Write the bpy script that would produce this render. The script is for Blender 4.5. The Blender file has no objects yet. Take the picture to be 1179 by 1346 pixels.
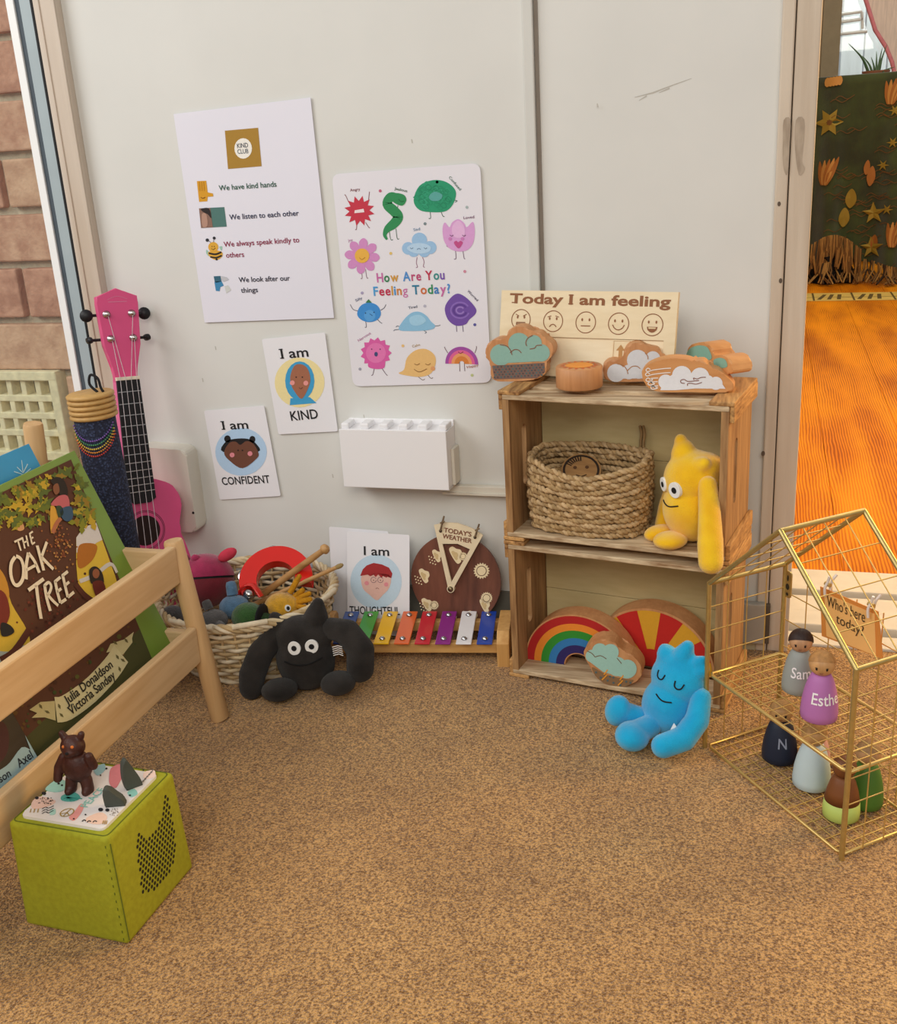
import bpy, bmesh, math, random
import numpy as np
from mathutils import Matrix, Vector
random.seed(7)
S = bpy.context.scene
COL = S.collection
PI = math.pi
# ------------------------------------------------------------------ camera
IW, IH = 1179, 1346
FPX = 1382.917
YAW, PITCH, ROLL = 0.3034, 0.3357, 0.0604
CAM = np.array([0.5198, -1.4309, 0.7131])
def _rot():
    cy, sy = math.cos(YAW), math.sin(YAW)
    f = np.array([-sy*math.cos(PITCH), cy*math.cos(PITCH), -math.sin(PITCH)])
    r = np.array([cy, sy, 0.]); d = np.cross(f, r)
    c, s = math.cos(ROLL), math.sin(ROLL)
    return np.array([c*r+s*d, c*d-s*r, f])
RM = _rot()
cd = bpy.data.cameras.new('camera'); cam = bpy.data.objects.new('camera', cd); COL.objects.link(cam)
cd.sensor_fit = 'HORIZONTAL'; cd.sensor_width = 36; cd.lens = 36*FPX/IW; cd.clip_start = .02; cd.clip_end = 60
cam.matrix_world = Matrix(((RM[0][0], -RM[1][0], -RM[2][0], CAM[0]), (RM[0][1], -RM[1][1], -RM[2][1], CAM[1]),
                           (RM[0][2], -RM[1][2], -RM[2][2], CAM[2]), (0, 0, 0, 1)))
S.camera = cam
# ------------------------------------------------------------------ light
S.view_settings.view_transform = 'Standard'; S.view_settings.look = 'None'
S.view_settings.exposure = 0.0; S.view_settings.gamma = 1; S.view_settings.use_curve_mapping = False
w = bpy.data.worlds.new('world'); S.world = w; w.use_nodes = True
w.node_tree.nodes['Background'].inputs[0].default_value = (.93, .96, 1, 1)
w.node_tree.nodes['Background'].inputs[1].default_value = .35
def area(name, loc, target, sx, sy, power, col):
    l = bpy.data.lights.new(name, 'AREA'); l.shape = 'RECTANGLE'; l.size = sx; l.size_y = sy; l.energy = power; l.color = col
    o = bpy.data.objects.new(name, l); COL.objects.link(o); o.location = loc
    o.rotation_euler = (Vector(target)-Vector(loc)).to_track_quat('-Z', 'Y').to_euler(); return o
area('window_daylight', (-1.5, -1.3, 1.75), (.1, -.1, .3), 1.3, 1.1, 26, (1, .985, .96))
area('rear_window_daylight', (.6, -2.5, 1.8), (.35, -.75, 0), 1.8, 1.0, 31, (1, .93, .82))
area('adjoining_room_light', (1.75, .62, .95), (.5, -.2, .08), .6, .6, 24, (1, .60, .20))
area('adjoining_room_ceiling_light', (1.2, 2.2, 2.3), (.9, 2.4, 0), 1.6, 2.4, 44, (1, .88, .68))
area('outside_daylight', (1.6, 5.0, 2.6), (1.4, 5.7, 1.0), 1.5, .5, 60, (.95, .98, 1))

# ------------------------------------------------------------------ colour and materials
def lin(c):
    if isinstance(c, str):
        c = c.lstrip('#'); c = [int(c[i:i+2], 16)/255 for i in (0, 2, 4)]
    return tuple(x/12.92 if x <= .04045 else ((x+.055)/1.055)**2.4 for x in c)+(1,)
MATS = {}
def M(name, col, rough=.6, var=.08, scale=60, bump=0., bscale=400, metal=0., sheen=0., spec=.4, coat=0., col2=None, stretch=None, detail=4):
    if name in MATS: return MATS[name]
    m = bpy.data.materials.new(name); m.use_nodes = True; nt = m.node_tree; N = nt.nodes; L = nt.links
    b = N['Principled BSDF']; b.inputs['Roughness'].default_value = rough; b.inputs['Metallic'].default_value = metal
    b.inputs['Specular IOR Level'].default_value = spec; b.inputs['Sheen Weight'].default_value = sheen; b.inputs['Coat Weight'].default_value = coat
    c = lin(col); tc = N.new('ShaderNodeTexCoord'); mp = N.new('ShaderNodeMapping'); L.new(tc.outputs['Object'], mp.inputs[0])
    if stretch: mp.inputs['Scale'].default_value = stretch
    nz = N.new('ShaderNodeTexNoise'); nz.inputs['Scale'].default_value = scale; nz.inputs['Detail'].default_value = detail; L.new(mp.outputs[0], nz.inputs['Vector'])
    rp = N.new('ShaderNodeValToRGB')
    if col2: d = lin(col2)
    else: d = tuple(min(1, x*(1-2*var)) for x in c[:3])+(1,)
    rp.color_ramp.elements[0].position = .34; rp.color_ramp.elements[1].position = .66
    rp.color_ramp.elements[0].color = d; rp.color_ramp.elements[1].color = c
    L.new(nz.outputs['Fac'], rp.inputs[0]); L.new(rp.outputs[0], b.inputs['Base Color'])
    if bump:
        n2 = N.new('ShaderNodeTexNoise'); n2.inputs['Scale'].default_value = bscale; n2.inputs['Detail'].default_value = 3; L.new(mp.outputs[0], n2.inputs['Vector'])
        bp = N.new('ShaderNodeBump'); bp.inputs['Strength'].default_value = bump; bp.inputs['Distance'].default_value = .002
        L.new(n2.outputs['Fac'], bp.inputs['Height']); L.new(bp.outputs[0], b.inputs['Normal'])
    MATS[name] = m; return m
def wood(name, c1, c2, axis='X', scale=1., rough=.55, bump=.15, mix=.5, coat=0.):
    """timber with grain running along the given axis"""
    if name in MATS: return MATS[name]
    m = bpy.data.materials.new(name); m.use_nodes = True; nt = m.node_tree; N = nt.nodes; L = nt.links
    b = N['Principled BSDF']; b.inputs['Roughness'].default_value = rough; b.inputs['Coat Weight'].default_value = coat
    tc = N.new('ShaderNodeTexCoord'); mp = N.new('ShaderNodeMapping'); L.new(tc.outputs['Object'], mp.inputs[0])
    s = {'X': (5, 60, 60), 'Y': (60, 5, 60), 'Z': (60, 60, 5)}[axis]
    mp.inputs['Scale'].default_value = tuple(v*scale for v in s)
    n1 = N.new('ShaderNodeTexNoise'); n1.inputs['Scale'].default_value = 1; n1.inputs['Detail'].default_value = 5; n1.inputs['Distortion'].default_value = .8
    L.new(mp.outputs[0], n1.inputs['Vector'])
    n2 = N.new('ShaderNodeTexNoise'); n2.inputs['Scale'].default_value = 4.5; n2.inputs['Detail'].default_value = 3; L.new(mp.outputs[0], n2.inputs['Vector'])
    ad = N.new('ShaderNodeMath'); ad.operation = 'MULTIPLY_ADD'; ad.inputs[1].default_value = .4; L.new(n2.outputs['Fac'], ad.inputs[0])
    ml = N.new('ShaderNodeMath'); ml.operation = 'MULTIPLY'; ml.inputs[1].default_value = .6; L.new(n1.outputs['Fac'], ml.inputs[0]); L.new(ml.outputs[0], ad.inputs[2])
    rp = N.new('ShaderNodeValToRGB'); rp.color_ramp.elements[0].position = .5-.22*mix; rp.color_ramp.elements[1].position = .5+.14*mix
    rp.color_ramp.elements[0].color = lin(c2); rp.color_ramp.elements[1].color = lin(c1)
    L.new(ad.outputs[0], rp.inputs[0]); L.new(rp.outputs[0], b.inputs['Base Color'])
    bp = N.new('ShaderNodeBump'); bp.inputs['Strength'].default_value = bump; bp.inputs['Distance'].default_value = .001
    L.new(ad.outputs[0], bp.inputs['Height']); L.new(bp.outputs[0], b.inputs['Normal'])
    MATS[name] = m; return m
def ink(col): return M('ink_'+str(col).lstrip('#'), col, .7, .02, 300)

# ------------------------------------------------------------------ geometry of the place
def ray(u, v): return RM.T @ np.array([(u-IW/2)/FPX, (v-IH/2)/FPX, 1.])
def on_y(u, v, y=0.):
    d = ray(u, v); return CAM+d*(y-CAM[1])/d[1]
def on_z(u, v, z=0.):
    d = ray(u, v); return CAM+d*(z-CAM[2])/d[2]
def on_x(u, v, x):
    d = ray(u, v); return CAM+d*(x-CAM[0])/d[0]
def unit(a):
    a = np.array(a, float); return a/np.linalg.norm(a)
class Plane:
    def __init__(s, o, U, V):
        s.o = np.array(o, float); s.U = unit(U); V = np.array(V, float); V = V-s.U*np.dot(V, s.U); s.V = unit(V); s.N = np.cross(s.U, s.V)
    def pt(s, a, b, n=0.): return s.o+s.U*a+s.V*b+s.N*n
    def px(s, u, v, n=0.):
        d = ray(u, v); t = np.dot(s.o+s.N*n-CAM, s.N)/np.dot(d, s.N); q = CAM+d*t-s.o
        return (float(np.dot(q, s.U)), float(np.dot(q, s.V)))
    def pxs(s, L): return [s.px(*q) for q in L]
class Cyl:      # wraps flat marks round an upright cylinder facing yaw
    def __init__(s, c, r, yaw, r2=None, h=1., z0=0.): s.c = np.array(c, float); s.r = r; s.y = yaw; s.r2 = r if r2 is None else r2; s.h = h
    def pt(s, a, b, n=0.):
        r = s.r+(s.r2-s.r)*(b/s.h)+n; t = a/(s.r*.5+s.r2*.5)
        return s.c+np.array([math.sin(s.y+t)*r, -math.cos(s.y+t)*r, b])
class Sph:
    def __init__(s, c, r, yaw, pitch=0.): s.c = np.array(c, float); s.r = r; s.y = yaw; s.p = pitch
    def pt(s, a, b, n=0.):
        t = s.y+a/s.r; p = s.p+b/s.r; r = s.r+n
        return s.c+r*np.array([math.cos(p)*math.sin(t), -math.cos(p)*math.cos(t), math.sin(p)])
def stand(u, v, z, yaw, lean=0.):
    """an upright plane through the point of height z seen at u,v; yaw turns its face, lean tips its top away"""
    o = on_z(u, v, z); U = np.array([math.cos(yaw), math.sin(yaw), 0]); n = np.array([math.sin(yaw), -math.cos(yaw), 0])
    return Plane(o, U, np.array([0, 0, 1.])*math.cos(lean)-n*math.sin(lean))
def smooth2(P, k=5, closed=True):
    P = [np.array(p, float) for p in P]; n = len(P); out = []
    rng = n if closed else n-1
    for i in range(rng):
        p0 = P[(i-1) % n] if closed or i > 0 else P[i]; p1 = P[i]; p2 = P[(i+1) % n]; p3 = P[(i+2) % n] if closed or i+2 < n else P[(i+1) % n]
        for j in range(k):
            t = j/k
            out.append(.5*((2*p1)+(-p0+p2)*t+(2*p0-5*p1+4*p2-p3)*t*t+(-p0+3*p1-3*p2+p3)*t**3))
    if not closed: out.append(P[-1])
    return [tuple(q) for q in out]
def arc(cx, cy, rx, ry, a0=0, a1=360, n=28):
    full = abs(a1-a0) >= 360
    return [(cx+rx*math.cos(math.radians(a0+(a1-a0)*i/n)), cy+ry*math.sin(math.radians(a0+(a1-a0)*i/n))) for i in range(n if full else n+1)]
_G = {}
def glyphs(s, bold=0.):
    k = (s, bold)
    if k in _G: return _G[k]
    c = bpy.data.curves.new('t', 'FONT'); c.body = s; c.size = 1; c.offset = bold; c.resolution_u = 3; c.fill_mode = 'FRONT' if hasattr(c, 'fill_mode') else c.fill_mode
    c.dimensions = '2D'; c.fill_mode = 'BOTH'
    o = bpy.data.objects.new('t', c); COL.objects.link(o)
    me = bpy.data.meshes.new_from_object(o.evaluated_get(bpy.context.evaluated_depsgraph_get()))
    v = np.array([q.co[:2] for q in me.vertices]) if len(me.vertices) else np.zeros((1, 2))
    f = [tuple(p.vertices) for p in me.polygons]
    bpy.data.objects.remove(o); bpy.data.curves.remove(c); bpy.data.meshes.remove(me)
    _G[k] = (v, f); return _G[k]

class MB:
    def __init__(s): s.v = []; s.f = []; s.m = []; s.s = []; s.mats = []
    def mi(s, m):
        if m not in s.mats: s.mats.append(m)
        return s.mats.index(m)
    def add(s, V, F, m, smooth=False):
        b = len(s.v); s.v.extend([tuple(map(float, q)) for q in V]); i = s.mi(m)
        for f in F: s.f.append(tuple(b+k for k in f)); s.m.append(i); s.s.append(smooth)
    def bm(s, bm, m, T=None, smooth=False):
        bm.verts.index_update(); V = [q.co.copy() for q in bm.verts]
        if T is not None: V = [T @ q for q in V]
        s.add(V, [[q.index for q in f.verts] for f in bm.faces], m, smooth); bm.free()
    def box(s, c, size, m, R=None, bev=0., seg=2):
        bm = bmesh.new(); bmesh.ops.create_cube(bm, size=1)
        for q in bm.verts: q.co = Vector((q.co.x*size[0], q.co.y*size[1], q.co.z*size[2]))
        if bev: bmesh.ops.bevel(bm, geom=bm.edges[:], offset=bev, segments=seg, affect='EDGES', profile=.5)
        T = Matrix.Translation(Vector(c)) @ (R.to_4x4() if R is not None else Matrix())
        s.bm(bm, m, T, False)
    def tube(s, path, r, m, seg=8, closed=False, flat=1.):
        P = [np.array(p, float) for p in path]; n = len(P)
        rr = r if hasattr(r, '__len__') else [r]*n
        T = []
        for i in range(n):
            a = P[(i+1) % n] if closed or i < n-1 else P[i]; b = P[i-1] if closed or i > 0 else P[i]
            d = a-b; l = np.linalg.norm(d); T.append(d/l if l > 1e-12 else np.array([0, 0, 1.]))
        ref = np.array([0, 0, 1.]) if abs(T[0][2]) < .9 else np.array([1., 0, 0])
        nrm = unit(ref-T[0]*np.dot(ref, T[0])); V = []; F = []
        for i in range(n):
            nrm = nrm-T[i]*np.dot(nrm, T[i]); l = np.linalg.norm(nrm); nrm = nrm/l if l > 1e-9 else unit(np.cross(T[i], [.3, .5, .7])); bn = np.cross(T[i], nrm)
            for j in range(seg):
                t = 2*PI*j/seg; V.append(P[i]+rr[i]*(math.cos(t)*nrm*flat+math.sin(t)*bn))
        for i in range(n if closed else n-1):
            for j in range(seg):
                a = i*seg+j; b = i*seg+(j+1) % seg; c = ((i+1) % n)*seg+(j+1) % seg; d = ((i+1) % n)*seg+j; F.append((a, b, c, d))
        s.add(V, F, m, True)
        if not closed:
            s.add(V[:seg], [tuple(range(seg))[::-1]], m); s.add(V[-seg:], [tuple(range(seg))], m)
    def lathe(s, prof, c, m, seg=28, R=None, sx=1., sy=1.):
        V = []; F = []; n = len(prof)
        for r, z in prof:
            for j in range(seg):
                t = 2*PI*j/seg; q = np.array([r*sx*math.cos(t), r*sy*math.sin(t), z])
                if R is not None: q = np.array(R @ Vector(q))
                V.append(np.array(c)+q)
        for i in range(n-1):
            for j in range(seg):
                F.append((i*seg+j, i*seg+(j+1) % seg, (i+1)*seg+(j+1) % seg, (i+1)*seg+j))
        if prof[0][0] > 1e-6: F.append(tuple(range(seg))[::-1])
        if prof[-1][0] > 1e-6: F.append(tuple(range((n-1)*seg, n*seg)))
        s.add(V, F, m, True)
    def ell(s, c, r, m, R=None, seg=20, rings=12, zmin=-1., zmax=1.):
        if not hasattr(r, '__len__'): r = (r, r, r)
        a0, a1 = math.asin(zmin), math.asin(zmax); V = []; F = []
        for i in range(rings+1):
            a = a0+(a1-a0)*i/rings
            for j in range(seg):
                t = 2*PI*j/seg; q = np.array([r[0]*math.cos(a)*math.cos(t), r[1]*math.cos(a)*math.sin(t), r[2]*math.sin(a)])
                if R is not None: q = np.array(R @ Vector(q))
                V.append(np.array(c)+q)
        for i in range(rings):
            for j in range(seg): F.append((i*seg+j, i*seg+(j+1) % seg, (i+1)*seg+(j+1) % seg, (i+1)*seg+j))
        s.add(V, F, m, True)
    def poly(s, pl, P, m, n=.0003): s.add([pl.pt(a, b, n) for a, b in P], [tuple(range(len(P)))], m)
    def fan(s, pl, P, m, n=.0003):
        c = (sum(p[0] for p in P)/len(P), sum(p[1] for p in P)/len(P)); k = len(P)
        s.add([pl.pt(*c, n)]+[pl.pt(a, b, n) for a, b in P], [(0, i+1, (i+1) % k+1) for i in range(k)], m)
    def stroke(s, pl, P, w, m, n=.0004, closed=False):
        P = [np.array(p, float) for p in P]; k = len(P); V = []; F = []; ww = w if hasattr(w, '__len__') else [w]*k
        for i in range(k):
            a = P[(i+1) % k] if closed or i < k-1 else P[i]; b = P[i-1] if closed or i > 0 else P[i]
            d = a-b; d = d/(np.linalg.norm(d)+1e-12); q = np.array([-d[1], d[0]])*ww[i]/2
            V += [pl.pt(*(P[i]+q), n), pl.pt(*(P[i]-q), n)]
        for i in range(k if closed else k-1):
            j = (i+1) % k; F.append((2*i, 2*i+1, 2*j+1, 2*j))
        s.add(V, F, m)
    def ring(s, pl, c, r0, r1, m, n=.0003, a0=0, a1=360, k=36):
        o = [(c[0]+r1*math.cos(math.radians(a0+(a1-a0)*i/k)), c[1]+r1*math.sin(math.radians(a0+(a1-a0)*i/k))) for i in range(k+1)]
        q = [(c[0]+r0*math.cos(math.radians(a0+(a1-a0)*i/k)), c[1]+r0*math.sin(math.radians(a0+(a1-a0)*i/k))) for i in range(k+1)]
        V = [pl.pt(*p, n) for p in o]+[pl.pt(*p, n) for p in q]
        s.add(V, [(i, i+1, k+2+i, k+1+i) for i in range(k)], m)
    def text(s, pl, t, p0, p1, m, n=.0005, cap=None, bold=0., serif=False):
        """words running from p0 to p1 on the plane, capitals cap tall"""
        v, f = glyphs(t, bold); x0, x1 = v[:, 0].min(), v[:, 0].max()
        p0, p1 = np.array(p0), np.array(p1); d = p1-p0; L = np.linalg.norm(d); d = d/L; e = np.array([-d[1], d[0]]); sx = L/(x1-x0)
        sy = sx if cap is None else cap/.69
        s.add([pl.pt(*(p0+d*(q[0]-x0)*sx+e*q[1]*sy), n) for q in v], f, m)
    def prism(s, pl, P, n0, n1, m, mfront=None, bev=0., smooth=False):
        k = len(P); A = sum(P[i][0]*P[(i+1) % k][1]-P[(i+1) % k][0]*P[i][1] for i in range(k))
        if A < 0: P = P[::-1]
        bm = bmesh.new(); a = [bm.verts.new(Vector(pl.pt(*q, n0))) for q in P]; b = [bm.verts.new(Vector(pl.pt(*q, n1))) for q in P]
        f0 = bm.faces.new(a[::-1]); f1 = bm.faces.new(b)
        for i in range(k): bm.faces.new((a[i], a[(i+1) % k], b[(i+1) % k], b[i]))
        if bev: bmesh.ops.bevel(bm, geom=list(f0.edges)+list(f1.edges), offset=bev, segments=2, affect='EDGES', profile=.5)
        s.bm(bm, m, None, smooth)
OFF = {}
def prop(o, label=None, cat=None, group=None, kind=None):
    if label: o['label'] = label
    if cat: o['category'] = cat
    if group: o['group'] = group
    if kind: o['kind'] = kind
    return o
def thing(name, label, cat, loc, group=None, kind=None):
    o = bpy.data.objects.new(name, None); COL.objects.link(o); o.location = tuple(map(float, loc)); o.empty_display_size = .02
    OFF[o] = np.array(loc, float); return prop(o, label, cat, group, kind)
def obj(name, mb, parent=None, label=None, cat=None, group=None, kind=None, auto=True):
    V = np.array(mb.v)
    off = OFF[parent] if parent is not None else np.array([(V[:, 0].min()+V[:, 0].max())/2, (V[:, 1].min()+V[:, 1].max())/2, V[:, 2].min()])
    me = bpy.data.meshes.new(name); me.from_pydata([tuple(q) for q in V-off], [], mb.f)
    for m in mb.mats: me.materials.append(m)
    me.polygons.foreach_set('material_index', mb.m); me.polygons.foreach_set('use_smooth', mb.s); me.update()
    o = bpy.data.objects.new(name, me); COL.objects.link(o); OFF[o] = off
    if parent is not None: o.parent = parent
    else: o.location = tuple(off)
    return prop(o, label, cat, group, kind)
def remesh(o, voxel, it=6):
    """melts the overlapping lumps of a soft body into one continuous skin"""
    a = o.modifiers.new('r', 'REMESH'); a.mode = 'VOXEL'; a.voxel_size = voxel; a.use_smooth_shade = True
    b = o.modifiers.new('s', 'SMOOTH'); b.iterations = it; b.factor = .5
    me = bpy.data.meshes.new_from_object(o.evaluated_get(bpy.context.evaluated_depsgraph_get()))
    o.modifiers.clear(); mats = list(o.data.materials); o.data = me
    if not len(me.materials):
        for m in mats: me.materials.append(m)
    for p in me.polygons: p.use_smooth = True
    return o
def RZ(a): return Matrix.Rotation(a, 3, 'Z')
# ================================================================== SETTING
WALL = M('wall_paint', '#dcdcd7', .55, .025, 6, .05, 60)
TRIM = M('trim_paint', '#d2c5b6', .5, .07, 30, .25, 120, stretch=(1, 1, .08), col2='#c3b3a1')
POST = M('post_paint', '#d3c5b2', .55, .07, 40, .3, 150, stretch=(1, 1, .06), col2='#c0af9a')
# carpet: short twisted pile, sandy with darker flecks
cm = bpy.data.materials.new('carpet_pile'); cm.use_nodes = True; N = cm.node_tree.nodes; L = cm.node_tree.links
b = N['Principled BSDF']; b.inputs['Roughness'].default_value = .95; b.inputs['Specular IOR Level'].default_value = .1; b.inputs['Sheen Weight'].default_value = .25
tc = N.new('ShaderNodeTexCoord')
n1 = N.new('ShaderNodeTexNoise'); n1.inputs['Scale'].default_value = 380; n1.inputs['Detail'].default_value = 4; n1.inputs['Roughness'].default_value = .75
n2 = N.new('ShaderNodeTexNoise'); n2.inputs['Scale'].default_value = 7; n2.inputs['Detail'].default_value = 4
n3 = N.new('ShaderNodeTexVoronoi'); n3.inputs['Scale'].default_value = 420
for q in (n1, n2, n3): L.new(tc.outputs['Object'], q.inputs['Vector'])
rp = N.new('ShaderNodeValToRGB'); rp.color_ramp.elements[0].position = .40; rp.color_ramp.elements[1].position = .60
rp.color_ramp.elements[0].color = lin('#7a5022'); rp.color_ramp.elements[1].color = lin('#edb972')
L.new(n1.outputs['Fac'], rp.inputs[0])
r2 = N.new('ShaderNodeValToRGB'); r2.color_ramp.elements[0].position = .38; r2.color_ramp.elements[1].position = .62
r2.color_ramp.elements[0].color = (.84, .82, .80, 1); r2.color_ramp.elements[1].color = (1, 1, 1, 1); L.new(n2.outputs['Fac'], r2.inputs[0])
mx = N.new('ShaderNodeMix'); mx.data_type = 'RGBA'; mx.blend_type = 'MULTIPLY'; mx.inputs[0].default_value = 1
L.new(rp.outputs[0], mx.inputs[6]); L.new(r2.outputs[0], mx.inputs[7]); L.new(mx.outputs[2], b.inputs['Base Color'])
bp = N.new('ShaderNodeBump'); bp.inputs['Strength'].default_value = .8; bp.inputs['Distance'].default_value = .0035
ma = N.new('ShaderNodeMath'); ma.operation = 'SUBTRACT'; L.new(n1.outputs['Fac'], ma.inputs[0]); L.new(n3.outputs['Distance'], ma.inputs[1])
L.new(ma.outputs[0], bp.inputs['Height']); L.new(bp.outputs[0], b.inputs['Normal'])
mb = MB(); mb.box((.4, -1.2, -.01), (3.6, 2.44, .02), cm); obj('floor', mb, kind='structure')

# --- back wall: two flush panels, a thin upright moulding between them
XL = -.4575; XB = on_y(700, 3)[0]; XB0 = on_y(686, 3)[0]; XP = .5235
mb = MB(); mb.box(((XL+XB0)/2, .02, .8), (XB0-XL, .04, 1.6), WALL)
mb.box(((XB+XP)/2, .024, .8), (XP-XB+.004, .04, 1.6), WALL)
wp = Plane((0, 0, 0), (1, 0, 0), (0, 0, 1)); wr = Plane((0, .004, 0), (1, 0, 0), (0, 0, 1))
SC = ink('#bcb8ae')
for P in (((834, 128), (858, 122), (884, 112), (909, 103)), ((840, 132), (850, 126)), ((866, 122), (880, 116))):
    mb.stroke(wr, [wr.px(*q) for q in P], [.0006, .0018, .0012, .0004][:len(P)], SC, .0003)
for u, v in ((283, 455), (266, 497), (478, 545), (437, 623), (541, 183), (785, 136)):
    mb.stroke(wp, [wp.px(u, v), wp.px(u+1, v+5)], .0014, SC, .0003)
obj('wall_back', mb, kind='structure')
mb = MB(); mb.box(((XB0+XB)/2, .005, .8), (XB-XB0, .02, 1.6), M('moulding_paint', '#d3d3cd', .45, .02, 10), bev=.0015)
mb.box((XB+.003, .012, .8), (.005, .02, 1.6), M('moulding_edge_shade', '#8d8378', .6, .05, 30))  # strip coloured as the shade where the right panel steps back
obj('trim_1', mb, kind='structure')
mb = MB()
mb.box(((XL-.4955)/2, -.002, .8), (.0375, .026, 1.6), TRIM, bev=.004)
mb.box((XL-.003, -.0155, .8), (.006, .003, 1.6), TRIM, bev=.001)
mb.box((XL-.028, -.0155, .8), (.006, .003, 1.6), TRIM, bev=.001)
obj('trim_2', mb, kind='structure')
mb = MB(); mb.box(((XL+.20)/2, -.0025, .033), (.20-XL, .005, .066), M('skirting_grey', '#77766c', .6, .06, 20))  # darker grey left of the crates, cream to the right
mb.box(((.20+XP)/2, -.0025, .037), (XP-.20, .005, .074), M('skirting_cream', '#cbbf9c', .6, .06, 20))
obj('baseboard_back', mb, kind='structure')
# --- doorway post: two worn painted boards side by side
mb = MB(); x1 = .5385
mb.box(((XP+x1)/2, .018, .8), (x1-XP, .05, 1.6), POST, bev=.002)
mb.box(((x1+.0012+.568)/2, .02, .8), (.568-x1-.0012, .05, 1.6), POST, bev=.002)
mb.box((x1+.0006, .03, .8), (.004, .03, 1.6), M('post_gap', '#8d7d6a', .8))
pp = Plane((0, -.007, 0), (1, 0, 0), (0, 0, 1)); pq = Plane((0, -.005, 0), (1, 0, 0), (0, 0, 1)); SM = M('worn_smudge', '#b5a591', .6, .12, 120, stretch=(1, 1, .3), col2='#9c8b78')
mb.poly(pp, smooth2([pp.px(*q) for q in ((1030, 158), (1039, 157), (1038, 190), (1036, 222), (1033, 230), (1029, 215), (1029, 185))], 3), SM, .0004)
mb.poly(pq, smooth2([pq.px(*q) for q in ((1046, 158), (1057, 157), (1056, 190), (1054, 212), (1058, 222), (1050, 230), (1045, 195))], 3), SM, .0004)
for u, v, r in ((1026, 369, .0022), (1024, 268, .002), (1003, 596, .0025)): mb.fan(pp, arc(*pp.px(u, v), r, r*1.5, n=10), ink('#5d4f42'), .0004)
obj('trim_3', mb, kind='structure')

# --- window at the left with brickwork outside it
win = thing('window_1', None, None, (-.51, 0, .0), kind='structure')
for nm, xa, xb, yf, m in (('gasket', -.4995, -.4955, -.0135, M('gasket_rubber', '#1c1d1f', .7)), ('frame', -.5185, -.4995, -.0115, M('window_frame_metal', '#a9b7bc', .4, .03, 20)),
                          ('gasket', -.5265, -.5185, -.0105, M('gasket_grey', '#4c5760', .6)), ('frame', -.5395, -.5265, -.0135, M('window_frame_white', '#f4f6f5', .35, .01, 10))):
    mb = MB(); mb.box(((xa+xb)/2, yf+.02, .8), (xb-xa, .04, 1.6), m, bev=.0008); obj(nm, mb, win)
gm = bpy.data.materials.new('window_glass'); gm.use_nodes = True; N = gm.node_tree.nodes; L = gm.node_tree.links; N.remove(N['Principled BSDF'])
ta = N.new('ShaderNodeBsdfTransparent'); ta.inputs[0].default_value = (.95, .97, .96, 1); gl = N.new('ShaderNodeBsdfGlossy'); gl.inputs['Roughness'].default_value = .02
ms = N.new('ShaderNodeMixShader'); ms.inputs[0].default_value = .05
L.new(ta.outputs[0], ms.inputs[1]); L.new(gl.outputs[0], ms.inputs[2]); L.new(ms.outputs[0], N['Material Output'].inputs[0])
mb = MB(); mb.box((-.5395-.55, .012, .8), (1.1, .004, 1.6), gm); obj('pane', mb, win)
BR = [M('brick_%d' % i, c, .85, .12, 45, .8, 160, col2=d) for i, (c, d) in enumerate((('#dcae92', '#c08d74'), ('#d6a188', '#b8836c'), ('#e0b698', '#c79a7e')))]
MO = M('mortar', '#d6c8b0', .95, .1, 80, .9, 220)
mb = MB(); yb = .085; mb.box((-1.15, yb+.06, .8), (1.5, .1, 1.6), MO)
zs = [.0, .04, .126, .212, .298, .383, .4725, .5645, .6505, .7365, .8225, .9085, .995, 1.08, 1.166, 1.25, 1.34]
va_x1 = on_y(84, 520, .08)[0]; va_z1 = .386; va_z0 = .232; va_x0 = va_x1-.235
for i in range(len(zs)-1):
    x = -.5-(.06 if i % 2 else .175); z0, z1 = zs[i]+.006, zs[i+1]-.006
    xs = [-.44]+[x-.235*k for k in range(6)]
    for k in range(len(xs)-1):
        a, c = xs[k+1]+.006, xs[k]-.006
        if z0 < va_z1-.01 and z1 > va_z0+.01 and c > va_x0 and a < va_x1:
            if c > va_x1+.03: a = va_x1+.01
            else: continue
        mb.box(((a+c)/2, yb+.009+random.uniform(-.001, .001), (z0+z1)/2), (c-a, .03, z1-z0), BR[random.randrange(3)], bev=.003)
obj('wall_outside', mb, kind='structure')
VC = M('vent_clay', '#fdf0c8', .9, .1, 60, .6, 150)
mb = MB(); cols = 7; pw = (va_x1-va_x0-.03)/cols; ph = (va_z1-va_z0-.03)/4
mb.box(((va_x0+va_x1)/2, yb-.004, va_z1-.006), (va_x1-va_x0, .03, .016), VC, bev=.002); mb.box(((va_x0+va_x1)/2, yb-.004, va_z0+.006), (va_x1-va_x0, .03, .016), VC, bev=.002)
for x in (va_x0+.008, va_x1-.008): mb.box((x, yb-.0035, (va_z0+va_z1)/2), (.017, .03, va_z1-va_z0-.002), VC, bev=.002)
for i in range(1, cols): mb.box((va_x0+.015+i*pw, yb+.0005, (va_z0+va_z1)/2), (.0105, .026, va_z1-va_z0-.01), VC, bev=.0015)
for i in range(1, 4): mb.box(((va_x0+va_x1)/2, yb, va_z0+.015+i*ph), (va_x1-va_x0-.01, .027, .0115), VC, bev=.0015)
av = thing('air_brick', 'pale clay air brick with square holes set into the brickwork outside the window', 'air vent', ((va_x0+va_x1)/2, yb, va_z0))
obj('grille', mb, av); mb = MB(); mb.box(((va_x0+va_x1)/2, yb+.012, (va_z0+va_z1)/2), (va_x1-va_x0-.01, .004, va_z1-va_z0-.01), M('vent_dark', '#756b55', .95, .2, 60)); obj('back_plate', mb, av)

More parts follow.
